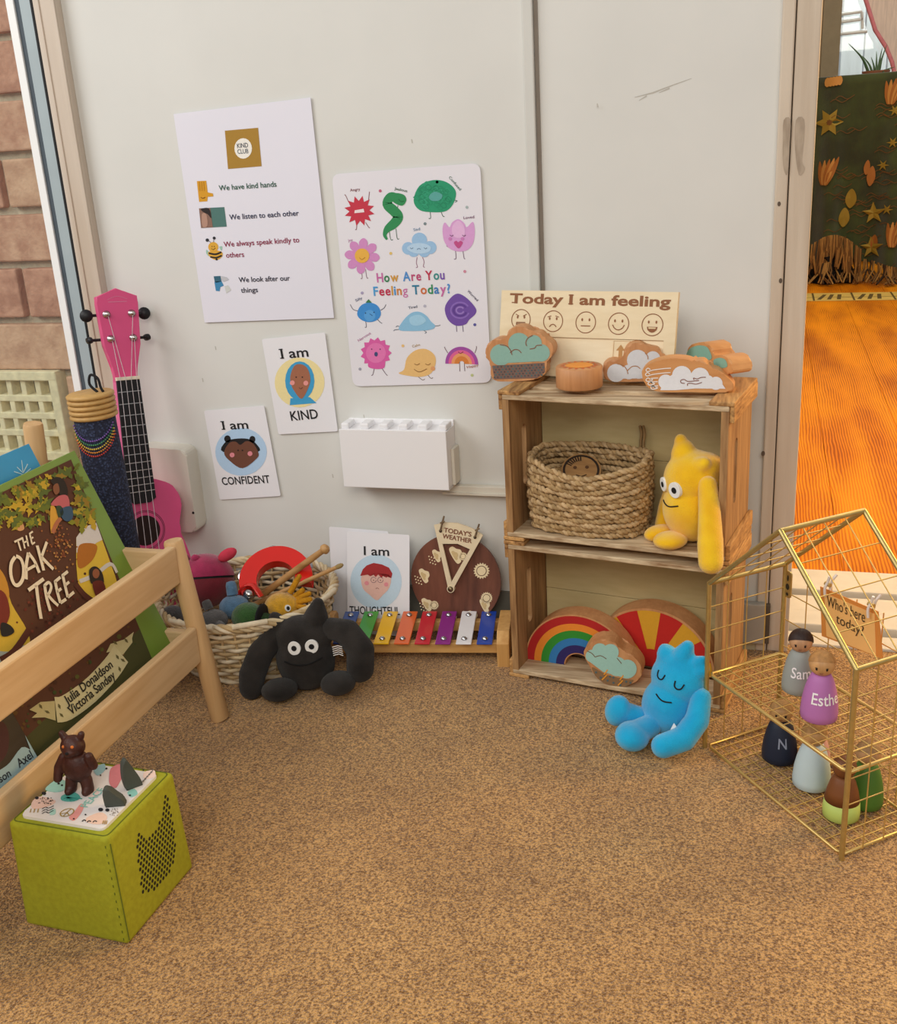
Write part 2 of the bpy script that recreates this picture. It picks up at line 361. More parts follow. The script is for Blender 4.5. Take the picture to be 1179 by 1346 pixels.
# --- doorway threshold and the room beyond
WT = M('sill_paint', '#d8cfbf', .5, .05, 30)
mb = MB()
for y0, y1, z in ((.02, .06, .004), (.07, .12, .012), (.13, .19, .006), (.2, .285, .012)):
    mb.box((1.35, (y0+y1)/2, z/2-.01), (1.62, y1-y0, z+.02), WT, bev=.002)
mb.box((1.35, .15, -.012), (1.62, .28, .008), M('sill_track_dark', '#4a4036', .6))
obj('trim_4', mb, kind='structure')
FW = bpy.data.materials.new('laminate_floor'); FW.use_nodes = True; N = FW.node_tree.nodes; L = FW.node_tree.links; b = N['Principled BSDF']; b.inputs['Roughness'].default_value = .65; b.inputs['Specular IOR Level'].default_value = .12
tc = N.new('ShaderNodeTexCoord'); mp = N.new('ShaderNodeMapping'); mp.inputs['Scale'].default_value = (1, .22, 1); L.new(tc.outputs['Object'], mp.inputs[0])
wv = N.new('ShaderNodeTexWave'); wv.bands_direction = 'X'; wv.inputs['Scale'].default_value = 52; wv.inputs['Distortion'].default_value = 9; wv.inputs['Detail'].default_value = 2.5; wv.inputs['Detail Scale'].default_value = .35; L.new(mp.outputs[0], wv.inputs[0])
nz = N.new('ShaderNodeTexNoise'); nz.inputs['Scale'].default_value = 9; nz.inputs['Detail'].default_value = 5; L.new(mp.outputs[0], nz.inputs[0])
ad = N.new('ShaderNodeMath'); ad.operation = 'MULTIPLY_ADD'; ad.inputs[1].default_value = .26; L.new(wv.outputs['Fac'], ad.inputs[0]); ml = N.new('ShaderNodeMath'); ml.operation = 'MULTIPLY'; ml.inputs[1].default_value = .85; L.new(nz.outputs['Fac'], ml.inputs[0]); L.new(ml.outputs[0], ad.inputs[2])
rp = N.new('ShaderNodeValToRGB'); rp.color_ramp.elements[0].position = .34; rp.color_ramp.elements[1].position = .72; rp.color_ramp.elements[0].color = lin('#9a4a00'); rp.color_ramp.elements[1].color = lin('#f09208')
L.new(ad.outputs[0], rp.inputs[0]); L.new(rp.outputs[0], b.inputs['Base Color'])
mb = MB(); 
x = .31
for k in range(14):
    mb.box((x+.0875, 2.6, -.011), (.1744, 4.63, .02), FW, bev=.001); x += .175
mb.box((1.53, 2.6, -.022), (2.45, 4.63, .01), M('floor_seam', '#4c2708', .8))
obj('floor_adjoining', mb, kind='structure')
mb = MB(); mb.box((.29, 2.4, 1.2), (.04, 4.6, 2.4), M('adjoining_wall_paint', '#d8d0c2', .6, .03, 10)); obj('wall_adjoining', mb, kind='structure')
FWALL = M('far_wall_paint', '#b9a78e', .7, .05, 20)
yw = 4.7; xa = on_y(1104, 50, yw)[0]; zt = on_y(1140, 108, yw)[2]
mb = MB(); mb.box((xa-.6, yw+.05, 1.2), (1.2, .1, 2.4), FWALL); mb.box((xa+1.0, yw+.05, zt/2-.05), (2.0, .1, zt-.1), FWALL); mb.box((xa+1.0, yw+.05, 2.2), (2., .1, .5), FWALL)
obj('wall_far', mb, kind='structure')
w2 = thing('window_2', None, None, (xa+.5, yw, zt), kind='structure')
WF = M('far_window_frame', '#8f8166', .6, .05, 30)
mb = MB(); a = on_y(1080, 50, yw-.03)[0]; mb.box(((a+xa)/2, yw-.02, 1.4), (xa-a, .06, 1.6), WF, bev=.004); obj('frame', mb, w2)
WH = M('far_window_bar', '#eef0ee', .5)
fpl = Plane((0, yw-.01, 0), (1, 0, 0), (0, 0, 1))
mb = MB()
for P in (((1097, 30), (1134, 25)), ((1133, 16), (1134, 38)), ((1097, 20), (1133, 15)), ((1101, 45), (1140, 41))):
    A, B = fpl.px(*P[0]), fpl.px(*P[1]); mb.tube([fpl.pt(*A), fpl.pt(*B)], .008, WH, 6)
obj('glazing_bar', mb, w2)
mb = MB(); mb.box((xa+1.0, yw+.04, (zt-.1+1.95)/2), (2.0, .004, 2.05-zt), gm); obj('pane', mb, w2)
# fence and shed outside that window
mb = MB()
for k in range(24): mb.box((xa-.4+k*.13, yw+1.0, 1.0), (.122, .02, 2.6), M('fence_board_grey', '#e2e8ea', .8, .08, 30, stretch=(1, 1, .1)), bev=.003)
prop(obj('fence', mb), 'pale grey board fence seen through the far window', 'fence')
mb = MB(); c0 = on_y(1138, 52, yw-.08); pts = [on_y(u, v, yw-.08) for u, v in ((1128, -30), (1150, 40), (1164, 62), (1172, 82), (1178, 110), (1215, 110), (1215, -30))]
cp = Plane((0, yw-.08, 0), (1, 0, 0), (0, 0, 1)); P = [(q[0], q[2]) for q in pts]
mb.prism(cp, P, -.012, .012, M('net_curtain', '#e9d4c4', .9, .08, 120, stretch=(1, 1, .1)), bev=.003)
cu = thing('curtain', 'pinkish beige curtain edged in pink at the far window', 'curtain', (P[2][0], yw-.08, P[4][1])); obj('cloth', mb, cu)
mb = MB(); mb.tube([q+np.array([0, -.016, 0]) for q in pts[:5]], .01, M('curtain_edge', '#e0858c', .8), 6); obj('edging', mb, cu, 'pink edging')

# --- cloth-covered stand with an aloe
DG = M('green_cloth', '#3a4418', .9, .12, 8, .3, 90, col2='#2a2c10', sheen=.3)
yc = 3.95; cx0 = on_y(1040, 300, yc)[0]; zc = on_y(1120, 100, yc)[2]; CW = .86
def fold(x, z):
    k = (1-z/zc); return (.012+.03*k)*math.sin(x*21+1.2)+(.006+.02*k)*math.sin(x*47)-.03*k-.10*math.sin(PI*min(1, max(0, (x-cx0)/CW)))
def cs(x, z, n=0): return np.array([x, yc+fold(x, z)-n, z])
class Drape:
    def px(s, u, v):
        q = on_y(u, v, yc-.09); return (q[0], q[2])
    def pt(s, a, b, n=0): return cs(a, b, n+.002)
dr = Drape()
st = thing('covered_stand', 'tall stand draped in dark green patterned cloth with a fringed hem', 'draped stand', (cx0+CW/2, yc+.1, 0))
mb = MB(); nx, nz = 70, 24; V = []; F = []
for j in range(nz+1):
    for i in range(nx+1):
        x = cx0+CW*i/nx; hem = .07+.03*math.sin(x*9); z = hem+(zc-hem)*j/nz; V.append(cs(x, z))
for i in range(nx+1): V.append(cs(cx0+CW*i/nx, zc)+np.array([0, .03, .004]))
for i in range(nx+1): V.append(np.array([cx0+CW*i/nx, yc+.45, zc-.004]))
for j in range(nz+2):
    for i in range(nx): a = j*(nx+1)+i; F.append((a, a+1, a+nx+2, a+nx+1))
mb.add(V, F, DG, True)
G1, G2, G3, G4 = ink('#8f7420'), ink('#9c5f22'), ink('#6a4214'), ink('#b8803a')
def star(u, v, r, k, m, inn=.45, rot=0):
    c = dr.px(u, v); P = []
    for i in range(2*k):
        t = PI*i/k+rot; q = r if i % 2 == 0 else r*inn; P.append((c[0]+q*math.cos(t), c[1]+q*math.sin(t)))
    mb.fan(dr, P, m, .004)
def leaf(u, v, u2, v2, w_, m, n=.004):
    A, B = np.array(dr.px(u, v)), np.array(dr.px(u2, v2)); d = B-A; e = np.array([-d[1], d[0]])*w_
    mb.fan(dr, smooth2([A, A+d*.35+e, A+d*.75+e*.8, B, A+d*.75-e*.8, A+d*.35-e], 3), m, n)
star(1090, 161, .062, 6, G1, .5); star(1090, 161, .014, 8, G3, .7)
for u, v in ((1085, 226), (1172, 120), (1172, 305)):
    for k in range(5): leaf(u-6+k*1.5, v+18, u+(-7+6.2*k), v-14-k*1.6, .085, G4 if k % 2 else G2, .004+.001*k)
for u, v in ((1117, 262), (1108, 287)): leaf(u, v+12, u+3, v-14, .26, G1)
for u, v in ((1148, 280), (1145, 325)): star(u, v, .05, 5, G1, .4, .4)
for u, v in ((1172, 187), (1160, 217), (1164, 274), (1175, 145)): star(u, v, .025, 6, G1, .35)
for u, v, u2, v2 in ((1143, 245, 1147, 218), (1138, 230, 1141, 210), (1146, 330, 1150, 308)): leaf(u, v, u2, v2, .2, G2)
for i in range(60):
    u = random.uniform(1080, 1176); v = random.uniform(120, 350); A = dr.px(u, v); mb.stroke(dr, smooth2([A, (A[0]+.02, A[1]+.01), (A[0]+.05, A[1]-.004), (A[0]+.08, A[1]+.012)], 4, False), .0025, G3, .003)
for i in range(5): A = dr.px(1088+4*i, 108-i*.6); mb.fan(dr, arc(A[0], A[1], .012, .02, n=10), G4, .004)
obj('drape', mb, st)
FM = [M('fringe_a', '#6d4a20', .95), M('fringe_b', '#35220d', .95), M('fringe_c', '#9a6f36', .95)]
mb = MB()
for i in range(150):
    x = cx0+CW*random.random(); z0 = .08+.03*math.sin(x*9); p0 = cs(x, z0, .004); L_ = random.uniform(.07, .12)
    mb.tube([p0, p0+np.array([random.uniform(-.01, .01), -.02, -.04]), p0+np.array([random.uniform(-.05, .05), -random.uniform(.03, .1), -z0+.012])], .004, random.choice(FM), 5)
obj('fringe', mb, st)
mb = MB()
for i in range(70):
    t = random.random(); u = 1066+66*t; top = on_y(u, 322-16*math.sin(PI*t)+6*t, yc-.13); Ld = random.uniform(.09, .17)
    mb.tube([top, top+np.array([random.uniform(-.008, .008), -.015, -Ld*.5]), top+np.array([random.uniform(-.01, .01), -.005, -Ld])], .0045, random.choice(FM[:1]+FM[2:]), 5)
obj('lifted_fringe', mb, st)
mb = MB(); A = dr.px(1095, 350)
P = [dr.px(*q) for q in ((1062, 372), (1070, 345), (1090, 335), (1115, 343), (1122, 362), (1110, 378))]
mb.fan(dr, smooth2(P, 4), M('opening_shade', '#120c06', .95), .012); obj('opening_shade_patch', mb, st, 'dark patch painted for the shaded opening under the lifted hem')  # flat dark patch stands for the shade inside the opening
al = thing('aloe_plant', 'spiky green aloe standing on top of the green draped stand', 'plant', (dr.px(1150, 98)[0], yc+.2, zc))
AL = M('aloe_leaf', '#4d6a45', .5, .15, 40)
ab = on_y(1152, 99, yc+.1); ab[2] = zc+.01; PL = M('aloe_pot', '#7b4a30', .8)
mb = MB(); mb.lathe([(.05, -.006), (.062, .018), (.056, .018), (.054, .014), (0, .014)], (ab[0], ab[1]+.04, zc+.002), PL); obj('pot', mb, al)
for (u, v) in ((1115, 57), (1133, 73), (1145, 75), (1152, 67), (1166, 58), (1176, 88), (1160, 62)):
    tip = on_y(u, v, yc+.1+random.uniform(-.03, .08)); base = ab+np.array([(tip[0]-ab[0])*.25, random.uniform(-.01, .03), 0.]); mid = base*.5+tip*.5+np.array([(ab[0]-tip[0])*.12, 0, .0])
    P = smooth2([base, mid, tip], 6, False); k = len(P); mb = MB(); mb.tube(P, [.012*(1-i/(k-1))**.8+.0008 for i in range(k)], AL, 7, flat=.5); obj('leaf', mb, al)
# printed yellow strip on the far floor
mb = MB(); zp = Plane((0, 0, .001), (1, 0, 0), (0, 1, 0)); y0, y1 = 3.30, 3.52; xs0 = .55
mb.box((1.35, (y0+y1)/2, .001), (1.6, y1-y0, .002), M('mat_yellow', '#d8b45a', .6, .05, 20)); DK = ink('#5e4a1c')
for i in range(9):
    x = xs0+.16*i; mb.stroke(zp, [(x, y0), (x, y1)], .008, DK, .0015)
    for j in range(3): mb.stroke(zp, [(x+.02+.04*j, y0+.03), (x+.05+.03*j, y1-.05)], .016, DK, .0015)
mb.stroke(zp, [(xs0, y0+.09), (2.1, y0+.09)], .006, DK, .0016)
obj('floor_strip', mb, None, 'yellow printed strip lying across the orange floor before the draped stand', 'floor mat')
# ================================================================== PAPERS ON THE WALL
PAPER = M('paper_cool', '#e6e5f0', .5, .01, 5); PAPER2 = M('paper_laminated', '#e9e7ee', .3, .01, 5, coat=.3); CARD = M('card_white', '#ecebef', .45, .01, 5)
def C4(*L_): return [(200+x*.24528, 110+y*.24528) for x, y in L_]
def C5(*L_): return [(420+x*.25263, 190+y*.25263) for x, y in L_]
def C8(*L_): return [(240+x*.35623, 420+y*.35623) for x, y in L_]
def wallplane(y): return Plane((0, y, 0), (1, 0, 0), (0, 0, 1))
def rounded(P, r, k=4):
    out = []; n = len(P)
    for i in range(n):
        a, b_, c = (np.array(P[(i+j) % n], float) for j in (-1, 0, 1)); u = unit(a-b_)*r; v = unit(c-b_)*r
        for j in range(k+1):
            t = j/k; out.append(tuple((b_+u)*(1-t)**2+2*b_*t*(1-t)+(b_+v)*t*t))
    return out
class Art:
    """flat printing on a plane, given where it is seen"""
    def __init__(s, mb, pl, tr=lambda *L_: list(L_)): s.mb, s.pl, s.tr = mb, pl, tr
    def q(s, *L_): return s.pl.pxs(s.tr(*L_))
    def blob(s, P, c, n=.0004, k=4): s.mb.poly(s.pl, smooth2(s.q(*P), k), ink(c), n)
    def lobes(s, C, c, n=.0004, base=None):
        for i, (x, y, r) in enumerate(C): s.mb.fan(s.pl, s.q(*arc(x, y, r, r, n=22)), ink(c), n+i*.00003)
        if base: s.mb.poly(s.pl, s.q(*base), ink(c), n+len(C)*.00003)
    def poly(s, P, c, n=.0004): s.mb.poly(s.pl, s.q(*P), ink(c), n)
    def fan(s, P, c, n=.0004): s.mb.fan(s.pl, s.q(*P), ink(c), n)
    def circ(s, x, y, r, c, n=.0005, ry=None, k=20): s.mb.fan(s.pl, s.q(*arc(x, y, r, ry or r, n=k)), ink(c), n)
    def line(s, P, w_, c, n=.0006, sm=True):
        Q = s.q(*P); s.mb.stroke(s.pl, smooth2(Q, 4, False) if sm and len(Q) > 2 else Q, w_, ink(c), n)
    def text(s, t, a, b_, c, cap=None, bold=.0, n=.0006):
        A, B = s.q(a, b_); s.mb.text(s.pl, t, A, B, ink(c), n, cap, bold)
def legs(a, L_, c='#55555f', w_=.0009):
    for P in L_: a.line(P, w_, c, .0003)
# --- rules sheet
pl = wallplane(-.003); mb = MB(); mb.prism(pl, pl.pxs([(228, 150), (408, 128), (439, 418), (269, 424)]), -.0008, 0, PAPER)
a = Art(mb, pl, C4)
a.poly([(390, 252), (568, 236), (587, 442), (407, 457)], '#a9812f'); a.circ(489, 347, 47, '#f2efe6', ry=55, n=.0007)
a.text('KIND', (458, 345), (516, 340), '#3f4a58', .006, .01, .001); a.text('CLUB', (460, 376), (518, 372), '#5a6470', .006, .01, .001)
a.poly([(240, 522), (290, 520), (298, 582), (326, 588), (328, 604), (298, 606), (296, 630), (252, 633)], '#d79b22'); a.line([(262, 608), (272, 614), (286, 608)], .001, '#7a4d10', .0008)
for x in (253, 265, 277): a.line([(x, 524), (x+4, 575)], .0007, '#b57a14', .0008)
a.poly([(252, 668), (387, 661), (400, 766), (263, 773)], '#4f7872'); a.poly([(252, 668), (312, 665), (326, 769), (263, 773)], '#8b6a5c', .0007)
a.blob([(262, 672), (305, 668), (318, 720), (300, 700), (280, 690)], '#2a2020', .001); a.blob([(268, 700), (292, 700), (298, 760), (272, 765)], '#b58e7c', .001)
a.circ(328, 875, 27, '#e0aa3a'); a.blob([(300, 905), (330, 893), (372, 900), (376, 925), (346, 945), (312, 930)], '#e0aa3a')
a.line([(304, 908), (340, 914), (372, 902)], .0026, '#2c2419'); a.line([(312, 928), (345, 932), (374, 920)], .0024, '#2c2419'); a.circ(346, 941, 6, '#2c2419')
a.line([(316, 852), (304, 842), (297, 838)], .0007, '#333333'); a.line([(330, 850), (331, 835), (333, 828)], .0007, '#333333'); a.circ(296, 838, 9, '#2b2b33'); a.circ(333, 827, 8, '#2b2b33')
a.blob([(290, 890), (302, 900), (306, 925), (292, 912)], '#9fc6b4', .0003); a.blob([(360, 875), (376, 872), (372, 895)], '#9fc6b4', .0003); a.line([(318, 882), (328, 889), (340, 880)], .0007, '#4a3515', .0008)
for x in (322, 334): a.circ(x, 872, 2.5, '#3a2c14', .0008)
a.poly([(330, 1032), (366, 1030), (372, 1060), (344, 1066), (336, 1062)], '#33647a'); a.poly([(334, 1062), (372, 1058), (384, 1082), (366, 1090), (362, 1112), (342, 1110)], '#3d87b5')
a.poly([(368, 1030), (400, 1036), (412, 1050), (384, 1062), (372, 1052)], '#c3c4ca'); a.poly([(388, 1085), (408, 1080), (424, 1105), (398, 1124)], '#d0d2cf')
for t, p0, p1, c in (('We have kind hands', (360, 573), (668, 551), '#2b5a48'), ('We listen to each other', (416, 729), (788, 706), '#23294a'), ('We always speak kindly to', (386, 874), (790, 849), '#8e2147'), ('others', (398, 932), (494, 927), '#8e2147'),
                     ('We look after our', (466, 1064), (740, 1054), '#26263a'), ('things', (478, 1120), (568, 1116), '#26263a')): a.text(t, p0, p1, c, .0072, .012)
obj('rules_poster', mb, None, 'tilted white paper sheet of kind rules with a gold square at its head', 'poster')
# --- feelings chart
pl = wallplane(-.003); mb = MB(); a = Art(mb, pl, C5)
mb.prism(pl, rounded(pl.pxs([(436, 229), (631, 214), (646, 503), (464, 508)]), .012), -.001, 0, PAPER2)
def star(cx, cy, r0, r1, k, rot=0): return [(cx+(r1 if i % 2 == 0 else r0)*math.cos(rot+PI*i/k), cy+(r1 if i % 2 == 0 else r0)*math.sin(rot+PI*i/k)) for i in range(2*k)]
a.fan(star(208, 345, 52, 80, 12, .2), '#c73549'); a.poly([(184, 342), (230, 334), (234, 352), (182, 357)], '#efe2e4', .0007); legs(a, [[(195, 405), (192, 440), (186, 442)], [(240, 405), (256, 430), (262, 432)], [(152, 300), (136, 265), (130, 262)], [(255, 290), (260, 245)]], '#7a3038')
S_ = [(410, 278), (372, 272), (352, 310), (388, 346), (410, 376), (388, 410), (352, 440), (340, 470), (352, 494)]
Q = smooth2(a.q(*S_), 6, False); k = len(Q); mb.stroke(pl, Q, [.010+.0045*math.sin(PI*min(1, i/(k*.8)))*(1 if i < k*.8 else 0)-(.0075*max(0, (i-k*.65)/(k*.35))) for i in range(k)], ink('#2f8d55'), .0004)
a.blob([(365, 262), (400, 252), (440, 262), (452, 290), (430, 318), (385, 300)], '#2f8d55', .0005); legs(a, [[(362, 440), (370, 492), (382, 494)], [(398, 438), (404, 488), (414, 490)], [(408, 316), (405, 345)]], '#2f5a40')
a.line([(412, 284), (424, 296), (440, 294)], .0007, '#1c5a33', .0008)
c0 = [(490, 290), (520, 215), (590, 185), (660, 195), (708, 240), (700, 300), (660, 345), (590, 352), (520, 340)]
a.blob(c0, '#27996f')
for i in range(40):
    t = random.random()*6.28; rr = random.uniform(.3, .95); x, y = 598+105*rr*math.cos(t), 270+78*rr*math.sin(t)
    a.line([(x-18, y), (x, y-14), (x+16, y+4), (x+2, y+14), (x-14, y+4)], .0009, random.choice(('#249069', '#35a67f', '#1f8762')), .0005+i*.000008)
a.blob([(570, 270), (600, 245), (640, 262), (625, 290), (585, 292)], '#5aa7a0', .0009); legs(a, [[(576, 350), (578, 382), (568, 384)], [(632, 348), (642, 372), (650, 374)], [(690, 290), (716, 292), (706, 300)]], '#35604f')
for i in range(8): t = i*PI/4+.1; a.blob([(222+18*math.cos(t-.5), 580+18*math.sin(t-.5)), (222+72*math.cos(t-.32), 580+74*math.sin(t-.32)), (222+92*math.cos(t), 580+94*math.sin(t)), (222+72*math.cos(t+.32), 580+74*math.sin(t+.32)), (222+18*math.cos(t+.5), 580+18*math.sin(t+.5))], '#d38fc6', .0004+.00002*i)
a.circ(222, 578, 38, '#eab44a', .0008); a.line([(208, 588), (222, 598), (238, 586)], .0007, '#a2671c', .001); legs(a, [[(218, 650), (222, 694), (214, 696)], [(240, 650), (246, 692), (254, 694)]], '#7a5a70')
a.lobes([(462, 540, 33), (520, 498, 40), (575, 536, 34), (490, 555, 30), (545, 555, 31)], '#9cc3e6', .0003)
a.blob([(455, 540), (490, 515), (545, 515), (580, 535), (560, 562), (500, 566)], '#b8d6ef', .0006); legs(a, [[(508, 586), (504, 615), (510, 636), (502, 640)], [(536, 586), (544, 610), (540, 634), (548, 638)]], '#90607c')
for x in (480, 552): a.line([(x-8, 536), (x, 542), (x+8, 536)], .0007, '#56708c', .0009)
a.line([(508, 546), (518, 540), (528, 546)], .0007, '#56708c', .0009)
a.blob([(640, 440), (652, 405), (676, 430), (690, 405), (722, 388), (752, 408), (766, 430), (798, 402), (808, 450), (800, 510), (770, 548), (722, 556), (676, 540), (648, 500)], '#dba3d8')
a.blob([(690, 430), (722, 395), (754, 430), (750, 480), (700, 480)], '#e6b9e2', .0006); a.blob([(700, 512), (712, 500), (722, 508), (734, 500), (746, 512), (724, 540)], '#c4508c', .0008)
for x in (688, 752): a.line([(x-9, 470), (x, 476), (x+9, 470)], .0008, '#6a3a66', .0009); a.circ(x-8, 490, 9, '#cf82c0', .0008)
legs(a, [[(708, 554), (710, 592), (700, 596)], [(746, 550), (752, 590), (758, 594)], [(672, 535), (662, 524), (690, 512)], [(790, 520), (760, 522)]], '#6a4a68')
a.blob([(196, 880), (215, 838), (258, 822), (302, 838), (320, 880), (300, 912), (258, 924), (215, 910)], '#3f8fd6'); a.circ(262, 890, 30, '#5aa3e0', .0006); a.poly([(240, 822), (256, 804), (272, 822)], '#3c7a4a', .0007)
legs(a, [[(240, 920), (244, 948), (236, 950)], [(300, 908), (318, 926), (326, 930)], [(202, 866), (176, 858), (160, 832)], [(318, 862), (336, 850), (346, 832)]], '#4a4a58'); a.line([(262, 880), (276, 890)], .0008, '#1f4a7a', .0009); a.circ(240, 876, 3, '#1f3a5a', .0009); a.circ(284, 872, 3, '#1f3a5a', .0009)
a.blob([(412, 962), (440, 910), (480, 875), (520, 870), (556, 890), (580, 920), (602, 942), (588, 960), (540, 968), (470, 970)], '#8cc0e0'); a.blob([(470, 900), (520, 885), (555, 915), (520, 940), (478, 936)], '#a3d0ea', .0006)
legs(a, [[(420, 948), (404, 944), (398, 950)], [(416, 962), (392, 964), (386, 970)], [(596, 944), (622, 942), (628, 938)], [(540, 966), (556, 976), (548, 982)]], '#4a5a68')
a.blob([(652, 850), (680, 800), (720, 775), (768, 800), (812, 850), (812, 880), (780, 910), (760, 935), (710, 942), (668, 910)], '#7250a6')
for k_, c in ((48, '#8d6cc0'), (34, '#5f3f94'), (20, '#9a7bc8')): a.line(arc(732, 862, k_, k_*.85, 20, 330, 14), .0022, c, .0006+k_*1e-6)
legs(a, [[(712, 940), (714, 974)], [(744, 938), (748, 974)]], '#4a3a68')
a.fan(star(294, 1084, 66, 82, 13), '#d95fa6'); a.circ(294, 1084, 52, '#e378b4', .0006); a.circ(295, 1090, 9, '#3f4a7a', .0009, 12)
for x in (272, 316): a.circ(x, 1064, 3, '#4a2a44', .0009)
a.blob([(262, 1130), (328, 1132), (338, 1160), (300, 1168), (256, 1158)], '#d95fa6', .0005); legs(a, [[(286, 1160), (278, 1195), (270, 1202)], [(322, 1160), (344, 1192), (354, 1202)]], '#5a3a50')
a.blob([(412, 1190), (440, 1170), (455, 1110), (500, 1070), (555, 1064), (598, 1095), (604, 1140), (580, 1190), (530, 1208), (470, 1204)], '#e8bd7a'); a.line([(492, 1168), (520, 1182), (560, 1166)], .0008, '#8a5c26', .0009)
for x in (508, 565): a.line([(x-14, 1140), (x, 1146), (x+14, 1138)], .0008, '#8a5c26', .0009)
a.circ(590, 1165, 12, '#e0a06a', .0006); legs(a, [[(510, 1205), (535, 1224), (548, 1220)], [(560, 1195), (580, 1216), (590, 1212)]], '#6a5a4a')
A0 = a.q((740, 1140))[0]; r_ = np.linalg.norm(np.array(a.q((826, 1140))[0])-np.array(A0))
for f0, f1, c in ((.80, 1., '#a34fa6'), (.62, .80, '#e0659a'), (.44, .62, '#eba06a'), (.16, .44, '#d8823c')): mb.ring(pl, A0, r_*f0, r_*f1*1.0, ink(c), .0004, -3, 180)
legs(a, [[(728, 1110), (730, 1180)], [(752, 1110), (756, 1178)], [(668, 1085), (654, 1062), (650, 1052)], [(808, 1085), (816, 1062), (816, 1048)]], '#6a4a58'); a.line([(722, 1078), (734, 1086), (748, 1077)], .0008, '#7a3a1c', .0009)
hy = [('H', '#c96aa8'), ('o', '#2f7d4f'), ('w', '#d29a3c'), (' ', ''), ('A', '#4f8fd0'), ('r', '#c04878'), ('e', '#c04878'), (' ', ''), ('Y', '#c02f50'), ('o', '#2f8d8a'), ('u', '#7a55b0')]
def rainbow_text(a, chars, p0, p1, cap):
    A, B = (np.array(q) for q in a.q(p0, p1)); ws = []
    for ch, _ in chars:
        v, f = glyphs(ch if ch != ' ' else 'n', 0 if ch == 'g' else .02); ws.append((v[:, 0].max()-v[:, 0].min())*(.55 if ch == ' ' else 1))
    gap = .09; tot = sum(ws)+gap*(len(ws)-1); x = 0
    for (ch, c), w_ in zip(chars, ws):
        if ch != ' ': a.mb.text(a.pl, ch, A+(B-A)*(x/tot), A+(B-A)*((x+w_)/tot), ink(c), .0006, cap, 0 if ch == 'g' else .02)
        x += w_+gap
rainbow_text(a, hy, (300, 716), (652, 700), .0125)
ft = [('F', '#4f9fd8'), ('e', '#c02f50'), ('e', '#c02f50'), ('l', '#d29a3c'), ('i', '#3f8fd0'), ('n', '#d0803c'), ('g', '#c96aa8'), (' ', ''), ('T', '#2f7d9f'), ('o', '#d0703c'), ('d', '#2f8d5a'), ('a', '#3f7fc0'), ('y', '#c96aa8'), ('?', '#4f8fd0')]
rainbow_text(a, ft, (283, 786), (682, 772), .0125)
for t, p0, p1, c in (('Angry', (160, 244), (212, 238), '#7a2a35'), ('Jealous', (390, 234), (456, 248), '#2c5a3c'), ('Confused', (672, 172), (730, 240), '#3a6a58'), ('Loved', (750, 388), (806, 382), '#7a4a6a'), ('Joy', (150, 506), (174, 500), '#b07aa0'), ('Sad', (490, 450), (524, 444), '#6a8aa8'),
                     ('Silly', (190, 818), (224, 802), '#4a5a7a'), ('Tired', (464, 856), (510, 848), '#30405a'), ('Worried', (768, 764), (820, 816), '#3a3050'), ('Nervous', (204, 1026), (268, 984), '#b0709a'), ('Calm', (484, 1056), (524, 1046), '#b0905a'), ('Happy', (768, 1164), (828, 1152), '#b0705a')): a.text(t, p0, p1, c, .0035, .008)
for x, y, c in ((316, 241, '#c2607e'), (549, 412, '#7a8a90'), (767, 326, '#a8b8b8'), (371, 566, '#e0c070'), (756, 660, '#d08aa0'), (222, 772, '#a8a0c0'), (548, 840, '#b8b8c8'), (808, 937, '#5a5aa0'), (434, 1047, '#e8c080'), (211, 1168, '#a0a0b0'), (794, 1200, '#c0c890'), (612, 195, '#c0c0c8')): a.circ(x, y, 8, c, .0004, k=10)
obj('feelings_chart', mb, None, 'laminated feelings chart with twelve coloured cartoon shapes and rainbow lettering', 'poster')
# --- the "I am" cards
def iam(a, p0, p1, cap):
    a.text('I am', p0, p1, '#17171a', cap, .012); A, B = (np.array(q) for q in a.q(p0, p1)); d = unit(B-A); e = np.array([-d[1], d[0]]); c = A+d*.0009
    for h in (.0007, cap-.0005): a.mb.stroke(a.pl, [c-d*.0032+e*h, c+d*.0032+e*h], .0015, ink('#17171a'), .0007)
pl = wallplane(-.003); mb = MB(); a = Art(mb, pl, C8)
mb.prism(pl, rounded(pl.pxs([(344, 446), (427, 437), (444, 567), (366, 571)]), .003), -.0008, 0, CARD)
iam(a, (366, 144), (466, 136), .0145); a.circ(432, 232, 92, '#f0e0a4', .0003, 92, 32)
a.poly([(396, 316), (398, 290), (470, 286), (495, 308)], '#3f9fd0', .0005); a.circ(433, 226, 54, '#3f9fd0', .0006, 72); a.blob([(398, 210), (412, 172), (436, 164), (460, 178), (472, 214), (466, 248), (440, 292), (412, 262), (402, 240)], '#a3694e', .0009)
a.circ(406, 233, 9, '#e89a94', .0012); a.circ(456, 234, 9, '#e89a94', .0012); a.line([(430, 250), (437, 255), (444, 249)], .0008, '#5c3324', .0012)
for x in (420, 443): a.circ(x, 212, 2.6, '#2c1a14', .0012)
a.text('KIND', (402, 373), (502, 364), '#17171a', .0145, .012)
obj('affirmation_card', mb, None, 'white card reading kind with a blue-scarfed face on a yellow circle', 'card')
mb = MB(); a = Art(mb, pl, C8)
mb.prism(pl, rounded(pl.pxs([(268, 540), (347, 533), (369, 652), (289, 657)]), .003), -.0008, 0, CARD)
iam(a, (150, 406), (244, 402), .0135); a.circ(216, 488, 95, '#b4d2ee', .0003, 88, 32)
a.blob([(150, 488), (158, 452), (192, 440), (242, 440), (272, 458), (278, 488)], '#1b1819', .0006); a.circ(166, 440, 12, '#1b1819', .0006, 13); a.circ(258, 442, 11, '#1b1819', .0006, 13)
